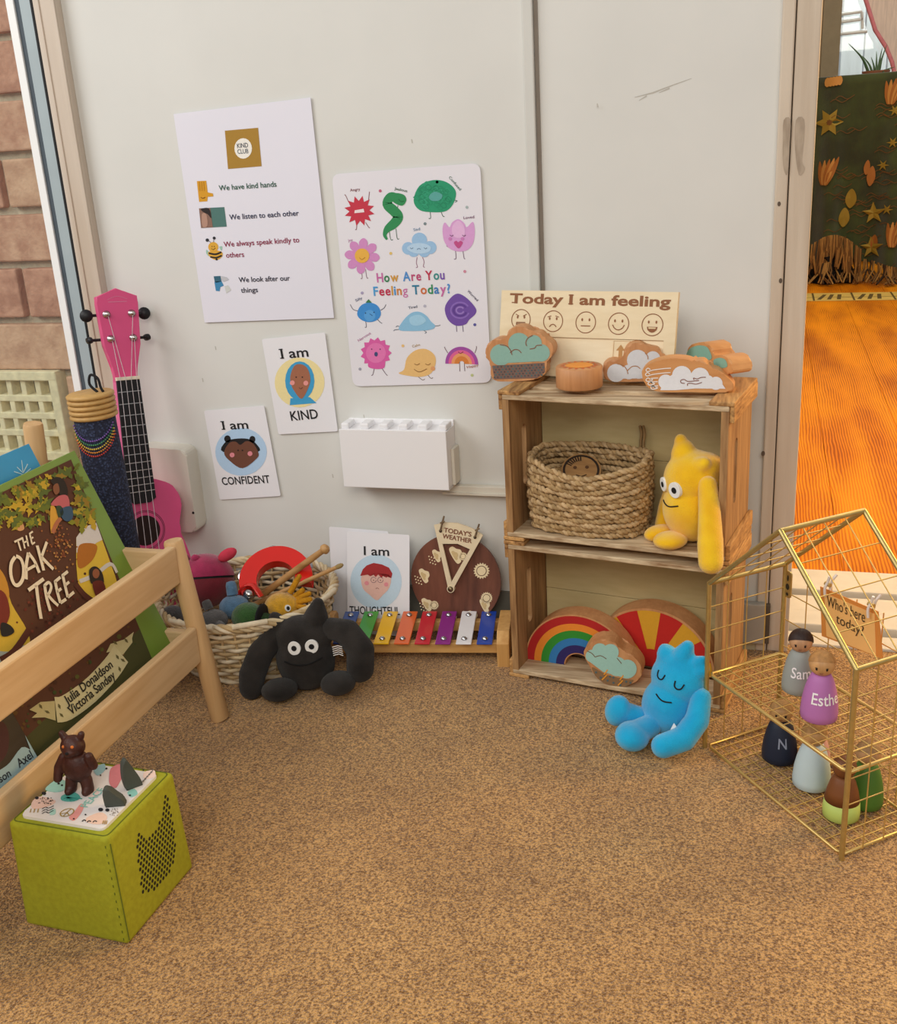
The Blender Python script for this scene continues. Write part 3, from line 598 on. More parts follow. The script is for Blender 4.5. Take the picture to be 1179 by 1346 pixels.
a.blob([(154, 492), (172, 456), (196, 450), (214, 462), (236, 448), (262, 458), (280, 490), (274, 512), (222, 548), (176, 522)], '#6f4533', .0009)
a.circ(184, 499, 9, '#e08c94', .0012); a.circ(250, 494, 9, '#e08c94', .0012)
for x in (206, 222): a.circ(x, 482, 3, '#2c1a14', .0012)
a.text('CONFIDENT', (148, 610), (324, 602), '#17171a', .0125, .012)
obj('affirmation_card', mb, None, 'white card reading confident with a brown bun-haired face on a blue circle', 'card')
# --- white boxes and conduit
PLA = M('white_plastic', '#f1f0f2', .35, .01, 5); PLC = M('cream_plastic', '#ddd8ca', .4, .02, 5)
x0, z1 = on_y(445, 564, -.045)[[0, 2]]; x1_, z0 = on_y(590.5, 645, -.045)[[0, 2]]
wb = thing('wall_box', 'white plastic box with a notched top rim mounted low on the wall', 'storage box', ((x0+x1_)/2, 0, z0))
mb = MB(); mb.box(((x0+x1_)/2, -.0435, (z0+z1)/2), (x1_-x0, .003, z1-z0), PLA, bev=.001); mb.box(((x0+x1_)/2, -.002, (z0+z1)/2+.003), (x1_-x0, .004, z1-z0+.006), PLA, bev=.001)
for x in (x0+.0015, x1_-.0015): mb.box((x, -.022, (z0+z1)/2-.0), (.003, .044, z1-z0-.004), PLA)
mb.box(((x0+x1_)/2, -.022, z0+.0015), (x1_-x0, .044, .003), PLA); obj('body', mb, wb)
mb = MB(); mb.box(((x0+x1_)/2, -.022, z1-.004), (x1_-x0-.004, .036, .005), PLA, bev=.001)
for k in range(6): mb.box((x0+.007+(x1_-x0-.014)*k/5, -.024, z1+.0025), (.014 if k not in (0, 5) else .012, .028, .009), PLA, bev=.002)
obj('notched_rim', mb, wb)
mb = MB(); mb.box((x1_+.0025, -.014, z0+.03), (.005, .026, .055), PLC, bev=.001); obj('side_clip', mb, wb)
mb = MB(); xa_ = x1_-.02; xb_ = .30; mb.box(((xa_+xb_)/2, -.006, .2295), (xb_-xa_, .012, .013), PLC, bev=.001); mb.box(((xa_+xb_)/2, -.0075, .2245), (xb_-xa_, .015, .003), PLC)
obj('cable_conduit', mb, None, 'cream cable conduit running along the wall from the white box towards the crates', 'conduit')
mb = MB(); pl = Plane((0, 0, 0), (1, 0, 0), (0, 0, 1))
P = [(-.43, .285), (-.349, .285), (-.341, .157), (-.348, .146), (-.43, .146)]
mb.prism(pl, rounded([(-.43, .29), (-.341, .286), (-.341, .149), (-.43, .149)], .01), 0, .034, PLC, bev=.004)
mu = thing('wall_unit', 'cream plastic casing on the wall behind the pink ukulele', 'wall unit', (-.385, -.017, .149)); obj('casing', mb, mu)
mb = MB(); c = pl.px(254, 674, .034); mb.ell(pl.pt(*c, .034), .0022, M('hole_dark', '#241f1c', .8), seg=8, rings=6); obj('screw_hole', mb, mu)
# --- grey socket box at the foot of the post
gx = on_y(988, 830, -.02); GB = M('socket_grey', '#a6a196', .6, .05, 30)
sk = thing('socket_box', 'small grey box at the foot of the doorway post behind the crates', 'socket box', (gx[0]-.003, -.012, .018))
mb = MB(); mb.box((gx[0], -.0125, .047), (.034, .013, .062), GB, bev=.002); obj('body', mb, sk); mb = MB(); mb.box((gx[0]+.021, -.0135, .047), (.006, .009, .06), M('socket_gap', '#5b5144', .7), bev=.001); obj('side_flap', mb, sk)

# ================================================================== CRATES
CW1 = wood('crate_wood_long', '#dcc6a2', '#8a6844', 'X', 1.1, .7, .35, .8); CW2 = wood('crate_wood_upright', '#b58c5c', '#6f4824', 'Z', 1.0, .7, .35, .9); CW3 = wood('crate_wood_deep', '#cf9f62', '#754a22', 'Y', 1.1, .7, .4, .8); CWB = wood('crate_back_ply', '#d2bf8c', '#bda873', 'X', .5, .65, .1, 1.2)
CO = np.array([.198, -.1453, 0]); CY = -.1734; cW, cH, cD = .289, .2057, .138
cu_, cv_ = np.array([math.cos(CY), math.sin(CY), 0]), np.array([-math.sin(CY), math.cos(CY), 0])
def cl(x, y, z): return CO+cu_*x+cv_*y+np.array([0, 0, z])
RC = RZ(CY)
def cbox(mb, x0, x1, y0, y1, z0, z1, m, bev=.0012): mb.box(cl((x0+x1)/2, (y0+y1)/2, (z0+z1)/2), (x1-x0, y1-y0, z1-z0), m, RC, bev)
def crate(zb, label):
    t = thing('wooden_crate', label, 'crate', cl(cW/2, cD/2, zb), 'stacked wooden crates')
    for x in (0., cW-.009):
        mb = MB(); pl = Plane(cl(x, 0, zb), cv_, (0, 0, 1)); z0, z1 = .012, cH-.012; s0, s1 = .066, .150; yc_, hw = .048, .0075
        top = [(yc_-hw*math.cos(t_), s1-hw+hw*math.sin(t_)) for t_ in np.linspace(0, PI/2, 5)]; bot = [(yc_-hw*math.cos(t_), s0+hw-hw*math.sin(t_)) for t_ in np.linspace(PI/2, 0, 5)]
        front = [(0, z0), (yc_, z0)]+bot+top+[(yc_, z1), (0, z1)]
        back = [(cD, z0), (cD, z1), (yc_, z1)]+[(2*yc_-q[0], q[1]) for q in top[::-1]]+[(2*yc_-q[0], q[1]) for q in bot[::-1]]+[(yc_, z0)]
        for P in (front, back): mb.prism(pl, P, 0, .009, CW2)
        obj('end_panel', mb, t)
    for z0, ys in ((.006, ((0, .064), (.078, cD))), (cH-.012, ((0, .034), (.05, .086), (.102, cD)))):
        for y0, y1 in ys:
            mb = MB(); cbox(mb, -.0, cW, y0, y1, zb+z0, zb+z0+.0065, CW1); obj('slat', mb, t)
    for z0, z1 in ((.0128, .0925), (.0932, cH-.0125)):
        mb = MB(); cbox(mb, .0095, cW-.0095, .112, .1155, zb+z0, zb+z1, CWB, .0006); obj('back_board', mb, t)
    for x0 in (-.006, cW-.024):
        for z0 in (0, cH-.006):
            mb = MB(); cbox(mb, x0, x0+.03, 0, cD, zb+z0+.0003, zb+z0+.0057, CW3); obj('corner_strip', mb, t)
    for x0 in (-.006, cW):
        for z0 in (.0, cH-.026):
            za = zb+(z0+.0058 if z0 == 0 else z0); mb = MB(); cbox(mb, x0, x0+.006, .002, cD+.004, za, za+.0202, CW3); obj('end_cleat', mb, t)
    return t
crate(0, 'lower wooden crate standing on the carpet with rainbow blocks inside')
crate(cH+.0004, 'upper wooden crate holding the rope basket and the yellow toy')
ZT = 2*cH+.0006          # top face of the upper crate
ZS = cH+.0135            # shelf inside the upper crate
ZB = .0128               # shelf inside the lower crate

# ================================================================== ON TOP OF THE CRATES
def B8(*L_): return [(630+x*.3223, 360+y*.3223) for x, y in L_]
PLY = wood('birch_ply', '#ecdab6', '#dcc69c', 'X', .6, .5, .05, 1.2); PLY2 = wood('birch_ply_inset', '#f1e2c2', '#e2cda6', 'X', .6, .5, .05, 1.2)
bo = np.array([.1735, -.022, .522]); pl = Plane(bo, (math.cos(-.2), math.sin(-.2), 0), (0, -.0, 1)); n_ = pl.N; pl = Plane(bo, pl.U, np.array([0, 0, 1.])-n_*.22)
zb_ = -(bo[2]-ZT)/pl.V[2]; bw = pl.px(891.7, 387.4)[0]
bd = thing('feelings_board', 'plywood board of five engraved faces standing on the crate against the wall', 'board', pl.pt(bw/2, zb_))
mb = MB(); mb.prism(pl, [(0, 0), (bw, 0), (bw, zb_+.0005), (0, zb_+.0005)], -.007, -.003, PLY)
a = Art(mb, pl, B8); s0 = pl.px(*B8((265, 257))[0]); s1 = pl.px(*B8((752, 271))[0]); sb = zb_+.012; sy = (s0[1]+s1[1])/2; sx0 = .022; sx1 = s1[0]
mb.prism(pl, [(0, 0), (bw, 0), (bw, sy), (0, sy)], -.003, 0, PLY); mb.prism(pl, [(0, sy), (sx0, sy), (sx0, zb_+.0005), (0, zb_+.0005)], -.003, 0, PLY)
mb.prism(pl, [(sx1, sy), (bw, sy), (bw, zb_+.0005), (sx1, zb_+.0005)], -.003, 0, PLY); mb.prism(pl, [(sx0, sb), (sx1, sb), (sx1, zb_+.0005), (sx0, zb_+.0005)], -.003, 0, PLY)
mb.poly(pl, [(sx0, sb), (sx1, sb), (sx1, sy), (sx0, sy)], PLY2, -.0028)
BRN = '#8d5a38'; v, f = glyphs('Today I am feeling', .028); A, B = a.q((124, 118), (780, 134)); mb.text(pl, 'Today I am feeling', A, B, ink(BRN), .0004, .0125, .028)
tv_, ti_, tt_ = glyphs('Today I am feeling', .028)[0][:, 0], glyphs('Today I', .028)[0][:, 0], glyphs('I', .028)[0][:, 0]; A, B = np.array(A), np.array(B)
for h in (.0006, .0119): c = A+(B-A)*((ti_.max()-(tt_.max()-tt_.min())/2-tv_.min())/(tv_.max()-tv_.min())); c = c+np.array([0, h]); mb.stroke(pl, [c-(.0034, 0), c+(.0034, 0)], .0013, ink(BRN), .0005)
c = A+(B-A)*.026
mb.stroke(pl, [c+(-.0026, .0006), c+(.0026, .0006)], .0013, ink(BRN), .0005)
for i, (cx, cy) in enumerate(((170, 187), (301, 193), (434, 198), (568, 203), (706, 208))):
    c = a.q((cx, cy))[0]; r = .0142; mb.ring(pl, c, r-.0011, r, ink(BRN), .0004); K = lambda x, y: (c[0]+x*.001, c[1]+y*.001)
    for sx in (-1, 1): mb.fan(pl, arc(*K(sx*5, 3.5), .0012, .002, n=10), ink(BRN), .0005)
    st_ = lambda P, w_=.001: mb.stroke(pl, [K(*q) for q in P], w_, ink(BRN), .0005)
    if i == 0: st_([(-8, 7.5), (-3, 5)]); st_([(8, 7.5), (3, 5)]); st_([(-6.5, -6.5), (-6.5, -3.5), (6.5, -3.5), (6.5, -6.5), (-6.5, -6.5)], .0012); st_([(-6.5, -5), (6.5, -5)])
    if i == 1: st_([(-8, 5.5), (-3, 7)]); st_([(8, 5.5), (3, 7)]); st_([(-5, -7.5), (-2.5, -4.7), (0, -4), (2.5, -4.7), (5, -7.5)], .0012)
    if i == 2: st_([(-6.5, -4.5), (6.5, -4.5)], .0012)
    if i == 3: st_([(-8, -1.5), (-6, -5), (-3, -7.3), (0, -8), (3, -7.3), (6, -5), (8, -1.5)], .0012)
    if i == 4: mb.fan(pl, [K(*q) for q in ((-7, -2.5), (7, -2.5), (6, -6.5), (3, -9), (0, -9.8), (-3, -9), (-6, -6.5))], ink(BRN), .0005); mb.fan(pl, [K(*q) for q in ((-5, -3.3), (5, -3.3), (4.5, -5), (-4.5, -5))], ink('#e6cfa2'), .0008)
obj('panel', mb, bd)
mb = MB(); A, B = pl.px(*B8((545, 271))[0]), pl.px(*B8((634, 275))[0]); w_ = B[0]-A[0]; x = A[0]; h = sy-.001
mb.prism(pl, [(x, h), (x+w_, h), (x+w_, sb+.002), (x, sb+.002)], -.0027, -.0004, PLY); c = (x+w_*.38, h-.0145); mb.poly(pl, [(c[0]-.006, c[1]+.001), (c[0], c[1]+.0085), (c[0]+.006, c[1]+.001)], ink('#b98b54'), 0); mb.poly(pl, [(c[0]-.0025, c[1]+.001), (c[0]+.0025, c[1]+.001), (c[0]+.0025, c[1]-.009), (c[0]-.0025, c[1]-.009)], ink('#b98b54'), 0)
mb.stroke(pl, [(x+.0015, h-.0015), (x+w_-.0015, h-.0015), (x+w_-.0015, sb+.0035), (x+.0015, sb+.0035)], .0006, ink('#b98b54'), 0, True)
obj('sliding_marker', mb, bd)

BL = wood('block_beech', '#d39a68', '#b97d4e', 'Z', .8, .5, .1, .9); BLO = wood('block_beech_warm', '#dba066', '#c4854c', 'X', .5, .5, .1, .9)
def block(name, label, cat, pl, outline, thick, face, tr, art=None, m=BL, group='wooden weather blocks'):
    P = [q for q in pl.pxs(tr(*outline))]; P = smooth2(P, 4)
    zmin = min(q[1] for q in P)
    t = thing(name, label, cat, pl.pt(sum(q[0] for q in P)/len(P), zmin, -thick/2), group)
    mb = MB(); mb.prism(pl, P, -thick, 0, m, bev=.0022, smooth=False); obj('block', mb, t)
    mb = MB(); a = Art(mb, pl, tr); art(a); obj('painted_face', mb, t); return t
# rain cloud
pl = stand(*B8((175, 438))[0], ZT, -.02, .0)
def rain(a):
    a.lobes([(88, 330, 44), (162, 284, 44), (222, 282, 33), (252, 322, 36), (165, 325, 36), (208, 302, 34)], '#8fb7aa', .0003, [(62, 366), (60, 330), (270, 320), (268, 355)])
    for P in ([(84, 288), (112, 294), (128, 312), (134, 330)], [(126, 322), (142, 309), (160, 310), (172, 322)], [(218, 250), (198, 262), (190, 280), (194, 294)], [(206, 306), (226, 302), (234, 292), (256, 290)]): a.line(P, .0011, '#8a5a44', .0008)
    a.poly([(52, 374), (266, 362), (268, 400), (235, 425), (62, 430)], '#7d6258', .0003)
    for i in range(15):
        for j in range(5): a.circ(62+13.8*i+(j % 2)*6, 380+10.5*j-.7*i, 3.6, ('#4c6f72', '#49595f', '#5a4a48')[(i+j) % 3], .0006, k=8)
block('rain_cloud_block', 'wooden rain cloud block with a teal top standing at the left end of the crate', 'wooden block', pl, [(25, 325), (34, 285), (75, 264), (108, 268), (118, 232), (150, 216), (190, 219), (213, 238), (245, 240), (264, 262), (296, 285), (303, 318), (285, 348), (268, 366), (274, 398), (240, 428), (150, 438), (75, 438), (50, 425), (46, 395), (50, 368), (32, 350)], .026, None, B8, rain)
# sun disc lying flat
c0 = on_z(*B8((404, 470))[0], ZT); c0 = cl(.0905, .042, ZT); rs = .0297
sn = thing('sun_block', 'round wooden sun block lying flat beside the rain cloud', 'wooden block', c0, 'wooden weather blocks')
mb = MB(); mb.lathe([(0, 0), (rs-.001, 0), (rs, .001), (rs, .0255), (rs-.0015, .0272), (0, .0272)], c0, BL, 48); obj('block', mb, sn)
mb = MB(); hp = Plane(c0+np.array([0, 0, .0272]), (1, 0, 0), (0, 1, 0)); mb.fan(hp, arc(0, 0, .0175, .0175, n=32), ink('#ee9a3f'), .0004)
for i in range(16):
    t = 2*PI*i/16; P = [(math.cos(t+d)*r, math.sin(t+d)*r) for d, r in ((-.13, .0193), (0, .0258), (.13, .0193))]; mb.poly(hp, P, ink('#dd6a35'), .0004)
obj('painted_face', mb, sn)
# small white cloud
pl = stand(*B8((620, 440))[0], ZT, .12)
def wc(a):
    a.lobes([(558, 404, 37), (645, 352, 43), (708, 345, 30), (650, 398, 30), (610, 400, 30)], '#dcdfe4', .0003, [(530, 428), (535, 395), (690, 375), (672, 426)])
    for P in ([(562, 366), (588, 374), (602, 392), (606, 408)], [(604, 394), (622, 378), (642, 376), (656, 386)], [(676, 322), (686, 334), (688, 348)]): a.line(P, .001, '#b07a4c', .0008)
block('cloud_block', 'small wooden cloud block painted white between the sun and the wind block', 'wooden block', pl, [(506, 405), (508, 372), (540, 352), (582, 350), (592, 315), (615, 288), (655, 281), (684, 292), (705, 296), (732, 302), (748, 330), (765, 345), (740, 380), (735, 425), (680, 438), (530, 438)], .024, None, B8, wc)
# wind cloud
pl = stand(*B8((850, 484))[0], ZT, .0)
def wind(a):
    a.lobes([(760, 440, 30), (826, 415, 40), (900, 420, 38), (965, 446, 27), (850, 438, 32), (930, 440, 28), (800, 440, 32)], '#e6e6ea', .0003, [(738, 474), (750, 440), (985, 440), (1004, 468), (880, 467), (800, 474)])
    for y, x0, x1 in ((390, 680, 782), (408, 678, 780), (430, 680, 730), (445, 688, 728), (462, 700, 730)): a.line([(x1, y-6), (x1-30, y-4), (x0+28, y+2), (x0+8, y+8), (x0, y+2), (x0+8, y-6), (x0+18, y)], .0012, '#ece4dc', .0008)
    for P in ([(838, 446), (824, 444), (822, 434), (836, 430), (852, 438), (896, 434)], [(876, 432), (874, 424), (888, 428), (904, 422), (924, 421)], [(850, 456), (850, 447), (866, 446), (884, 449), (908, 442)]): a.line(P, .001, '#8a5a4c', .0008)
block('wind_cloud_block', 'wide wooden cloud block with white wind swirls at the right front corner', 'wooden block', pl, [(662, 410), (676, 380), (720, 358), (780, 345), (840, 348), (876, 358), (915, 356), (942, 384), (985, 400), (1030, 440), (1040, 466), (1020, 482), (940, 484), (850, 482), (760, 482), (690, 468)], .026, None, B8, wind, BLO)
# teal two-lobed block turned side-on
o_ = cl(.262, .07, ZT); tp = Plane(o_, (math.cos(-.95), math.sin(-.95), 0), (0, 0, 1))
def teal(a):
    a.blob([(850, 338), (856, 308), (890, 292), (926, 296), (942, 318), (948, 345), (920, 352)], '#86b5a2', .0004, 3); a.blob([(956, 352), (980, 342), (1004, 350), (1012, 378), (985, 384), (962, 375)], '#86b5a2', .0004, 3)
block('teal_cloud_block', 'wooden cloud block with teal lobes turned side-on at the back right of the crate', 'wooden block', tp, [(846, 345), (850, 300), (885, 282), (925, 280), (948, 305), (954, 332), (990, 332), (1018, 348), (1028, 378), (1024, 408), (960, 410), (870, 405), (850, 385)], .029, None, B8, teal, BLO)
# ================================================================== INSIDE THE CRATES
def CR2(*L_): return [(640+x*.30534, 740+y*.30534) for x, y in L_]
def CS(*L_): return [(640+x*.31383, 520+y*.31383) for x, y in L_]
# --- rope basket
RP = [M('seagrass_a', '#d0b083', .9, .15, 90, .6, 500), M('seagrass_b', '#bb9a6b', .9, .15, 90, .6, 500), M('seagrass_c', '#a9885b', .9, .15, 90, .6, 500)]
bc = cl(.098, .0565, ZS); bx, by = .080, .0505; nrow = 13; hb = .098
rk = thing('rope_basket', 'woven seagrass rope basket on the shelf of the upper crate', 'basket', bc, None)
def basket_pt(t, z, out=0., sag=True):
    e = 3.2; c, s = math.cos(t), math.sin(t); k = (abs(c)**e+abs(s)**e)**(-1/e); f = 1-.06*(1-z/hb)**2+.02*math.sin(z*40)
    x, y = (bx*f+out)*k*c, (by*f+out)*k*s
    zz = z*(1-(.16*max(0, -s)**2*(1-abs(c)**2)+.05*(.5+.5*c)*max(0, -s) if sag else 0))
    return bc+cu_*x+cv_*y+np.array([0, 0, zz])
mb = MB(); ns = 110
for r in range(nrow):
    z = .005+(hb-.005)*r/(nrow-1); m = RP[r % 2] if r < nrow-1 else RP[0]
    for q in range(2):
        P = []
        for i in range(ns*2):
            t = 2*PI*i/(ns*2); ph = t*34+q*PI+r*.9; wob = .0016*math.sin(t*17+r*PI)
            P.append(basket_pt(t, z+.0018*math.cos(ph)+.0009*math.sin(t*5+r*2.1), -.002+.0018*math.sin(ph)+wob))
        mb.tube(P, .0029, RP[(r+q) % 3] if q else m, 6, True)
obj('woven_side', mb, rk)
mb = MB(); P = [basket_pt(2*PI*i/40, .003, -.004) for i in range(40)]; mb.add(P, [tuple(range(40))], RP[2]); obj('base', mb, rk)
mb = MB(); q0 = basket_pt(.9, hb); 
for dx in (0, .004):
    mb.tube(smooth2([q0+np.array([dx, 0, -.01]), q0+np.array([dx, .002, .008]), q0+np.array([dx+.001, .003, .02]), q0+np.array([dx-.001, .003, .031])], 4, False), .0019, RP[2], 6)
obj('loop_handle', mb, rk)
dk = thing('wooden_disc', 'round wooden disc with a drawn face lying inside the rope basket', 'wooden disc', bc+np.array([-.012, .012, .045]))
n_ = unit(np.array([.12, -.62, .8])); U = unit(np.cross(np.array([0, 0, 1.]), n_)); Vv = np.cross(n_, U); pl = Plane(bc+cu_*-.018+cv_*.016+np.array([0, 0, .071]), U, Vv)
WD = wood('disc_wood', '#a97f4e', '#86613a', 'X', .6, .5, .1); mb = MB(); mb.prism(pl, arc(0, 0, .027, .027, n=36), -.009, 0, WD, bev=.001); obj('disc', mb, dk)
mb = MB(); DKB = ink('#2b1d12'); mb.ring(pl, (0, 0), .0215, .0245, DKB, .0005)
for i in range(7): t = math.radians(150-20*i*.5); mb.stroke(pl, [(.0222*math.cos(t), .0222*math.sin(t)), (.0145*math.cos(t), .0145*math.sin(t))], .0018, DKB, .0005)
for sx in (-1, 1): mb.fan(pl, arc(sx*.008, .004, .0026, .0026, n=12), ink('#5a3a20'), .0006)
mb.stroke(pl, [(-.007, -.008), (0, -.011), (.007, -.008)], .0014, DKB, .0006); obj('drawn_face', mb, dk)

# --- soft toys: round-eared plain creatures with long arms
def plush_mat(name, c, c2): return M(name, c, .95, .1, 30, .7, 900, sheen=.6, spec=.1, col2=c2)
class Frame:
    """body-local axes: x to its left as seen, y towards its front, z up, then leaned"""
    def __init__(s, o, yaw, roll=0., pitch=0., k=1.): s.o = np.array(o, float); s.R = RZ(yaw) @ Matrix.Rotation(roll, 3, 'Y') @ Matrix.Rotation(pitch, 3, 'X'); s.k = k
    def p(s, x, y, z): return s.o+np.array(s.R @ Vector((x*s.k, -y*s.k, z*s.k)))
    def plane(s, x, y, z): X = np.array(s.R @ Vector((1, 0, 0))); Z = np.array(s.R @ Vector((0, 0, 1))); return Plane(s.p(x, y, z), X, Z)
def chain(mb, fr, P, m, n=7):
    """a limb: lumps strung along points with radii"""
    for i in range(len(P)-1):
        a, b_ = np.array(P[i][:3]), np.array(P[i+1][:3])
        for j in range(n):
            t = j/n; mb.ell(fr.p(*(a*(1-t)+b_*t)), (P[i][3]*(1-t)+P[i+1][3]*t)*fr.k, m, seg=14, rings=8)
    mb.ell(fr.p(*P[-1][:3]), P[-1][3]*fr.k, m, seg=14, rings=8)
def soft(name, lumps, chains, fr, m, parent, vox=.0022, it=5, **kw):
    mb = MB()
    for x, y, z, rx, ry, rz in lumps: mb.ell(fr.p(x, y, z), (rx*fr.k, ry*fr.k, rz*fr.k), m, fr.R, 24, 14)
    for c in chains: chain(mb, fr, c, m)
    return remesh(obj(name, mb, parent, **kw), vox*fr.k, it)
EW = M('felt_white', '#efefec', .7, .02, 50); EB = M('felt_black', '#141214', .8, .1, 50)
def hit(o, fr, x, z):
    """the front surface of a soft body at x,z of its own axes"""
    mw = np.array(OFF[o]); a = fr.p(x, .3/fr.k*1, z)-mw; d = np.array(fr.R @ Vector((0, 1, 0)))
    ok, loc, nor, i = o.data and o.ray_cast(Vector(a), Vector(d))
    return (np.array(loc)+mw if ok else fr.p(x, .04, z)), (np.array(nor) if ok else -d)
def patch_eye(o, fr, root, x, z, r, white=True, dx=0., dz=0.):
    q, n = hit(o, fr, x, z); n = unit(n+np.array(fr.R @ Vector((0, -1, 0)))*.8); X = unit(np.cross(np.array(fr.R @ Vector((0, 0, 1))), n)); pl = Plane(q, X, np.cross(n, X))
    mb = MB()
    if white: mb.prism(pl, arc(0, 0, r, r*1.08, n=24), -.005, .0024, EW, bev=.0006)
    mb.prism(pl, arc(dx*r, dz*r, r*(.42 if white else 1), r*(.42 if white else 1), n=20), -.002, .0031 if white else .0012, EB, bev=.0003)
    obj('eye', mb, root)
def patch_line(o, fr, root, P, r, name='mouth', m=EB):
    mb = MB(); Q = []
    for x, z in smooth2(P, 5, False): q, n = hit(o, fr, x, z); Q.append(q+n*.0004)
    mb.tube(Q, r, m, 6); obj(name, mb, root)
# yellow one, upper crate, facing left
YL = plush_mat('plush_yellow', '#ffd01e', '#f3b90e')
o_ = cl(.238, .034, ZS); fr = Frame(o_, -.86, -.05, 0, 1.03)
t = thing('soft_toy', 'yellow soft toy creature with a long dangling arm sitting in the upper crate', 'soft toy', o_, 'soft toy creatures')
body = soft('body', [(0, -.004, .045, .037, .036, .044), (.0, -.006, .08, .036, .036, .036), (-.010, .0, .108, .015, .016, .02), (.012, -.012, .096, .024, .026, .018)], [[(-.012, 0, .11, .012), (-.016, 0, .126, .008)], [(.02, 0, .1, .012), (.03, 0, .106, .008)]], fr, YL, t)
soft('arm', [], [[(.036, .0, .080, .012), (.052, .010, .052, .0135), (.066, .020, .020, .0155), (.072, .024, .0, .015)]], fr, YL, t)
soft('arm', [], [[(-.030, .0, .07, .010), (-.040, .004, .04, .011), (-.040, .01, .014, .012)]], fr, YL, t)
soft('foot', [(.004, .032, .010, .020, .022, .0105)], [], fr, YL, t); soft('foot', [(-.026, .026, .010, .015, .022, .0105)], [], fr, YL, t)
patch_eye(body, fr, t, -.014, .076, .0085); patch_eye(body, fr, t, .010, .074, .0095); patch_line(body, fr, t, [(-.014, .056), (0, .052), (.015, .055)], .0009)
# --- lower crate: rainbow, sunburst, storm cloud
def arcpx(cx, cy, r, a0, a1, n=24): return [(cx+r*math.cos(math.radians(a)), cy-r*math.sin(math.radians(a))) for a in np.linspace(a0, a1, n)]
rp_ = Plane(on_z(*CR2((395, 447))[0], ZB), (math.cos(-.15), math.sin(-.15), 0), (0, 0, 1))
l0 = rp_.px(*CR2((167, 447))[0])[0]; t0 = rp_.px(*CR2((395, 226))[0])[1]; R_ = (abs(l0)+t0)/2
t = thing('rainbow_block', 'painted wooden rainbow arch standing in the lower crate', 'wooden block', rp_.pt(0, 0, -.015), 'wooden arch blocks')
mb = MB(); mb.prism(rp_, [(R_*math.cos(q), R_*math.sin(q)) for q in np.linspace(0, PI, 40)]+[(-R_*.25*math.cos(q), R_*.25*math.sin(q)) for q in np.linspace(0, PI, 20)], -.03, 0, BL, bev=.0012); obj('arch', mb, t)
mb = MB()
for f0, f1, c in ((.83, .975, '#b3201f'), (.70, .83, '#e8892b'), (.555, .70, '#2f8b2c'), (.42, .555, '#2f78b5'), (.27, .42, '#2b2160')): mb.ring(rp_, (0, 0), R_*f0, R_*f1, ink(c), .0004, 0, 180, 40)
obj('painted_bands', mb, t)
sp_ = Plane(cl(.179, .072, ZB), (math.cos(-.2), math.sin(-.2), 0), (0, 0, 1)); tl = sp_.px(*CR2((640, 120))[0]); R2 = .0875
t = thing('sunburst_block', 'large half-round wooden block with red and yellow sun rays behind the rainbow', 'wooden block', sp_.pt(0, 0, -.012), 'wooden arch blocks')
mb = MB(); mb.prism(sp_, [(R2*math.cos(q), R2*math.sin(q)) for q in np.linspace(0, PI, 48)], -.034, 0, BL, bev=.0012); obj('half_disc', mb, t)
mb = MB()
for i in range(8):
    a0, a1 = 180*i/8-8, 180*(i+1)/8-8; a0, a1 = max(a0, 0), a1
    mb.ring(sp_, (0, 0), R2*.3, R2*.965, ink('#c3231c' if i % 2 else '#dba028'), .0004, a0, a1, 8)
mb.ring(sp_, (0, 0), R2*.3, R2*.965, ink('#dba028'), .0004, 172, 180, 3)
mb.poly(sp_, [(R2*.31*math.cos(q), R2*.31*math.sin(q)) for q in np.linspace(0, PI, 24)], ink('#c3231c'), .0005); obj('painted_rays', mb, t)
pl = Plane(on_z(*CR2((545, 528))[0], ZB), (math.cos(-.05), math.sin(-.05), 0), (0, .0, 1))
def storm(a):
    a.lobes([(452, 400, 27), (486, 378, 33), (532, 384, 36), (512, 410, 40), (560, 445, 42), (604, 456, 41)], '#a3cdc0', .0004, [(430, 415), (470, 390), (600, 420), (635, 480), (600, 496), (500, 468)])
    for P in ([(432, 378), (452, 388), (466, 404)], [(466, 404), (490, 398), (515, 412)], [(560, 408), (580, 432)]): a.line(P, .0011, '#7a5a3a', .0008)
    a.blob([(452, 448), (520, 482), (600, 500), (632, 505), (600, 530), (540, 530), (480, 500)], '#8d6c4a', .0003)
    for x, y in ((470, 470), (490, 492), (520, 505), (545, 492), (545, 515), (600, 510), (618, 515), (530, 488), (575, 525)): a.circ(x, y, 5, '#55686a', .0007, k=8)
    for x, y in ((492, 458), (560, 482)): a.line([(x+28, y), (x+12, y+22), (x+26, y+22), (x+4, y+44)], .0016, '#f0a030', .0009, False)
block('storm_cloud_block', 'wooden storm cloud block with pale green top and orange bolts in front of the rainbow', 'wooden block', pl, [(415, 392), (430, 362), (455, 340), (500, 330), (548, 345), (578, 378), (620, 395), (655, 430), (668, 470), (650, 505), (600, 528), (540, 530), (475, 500), (440, 440)], .028, None, CR2, storm, BL, 'wooden weather blocks')
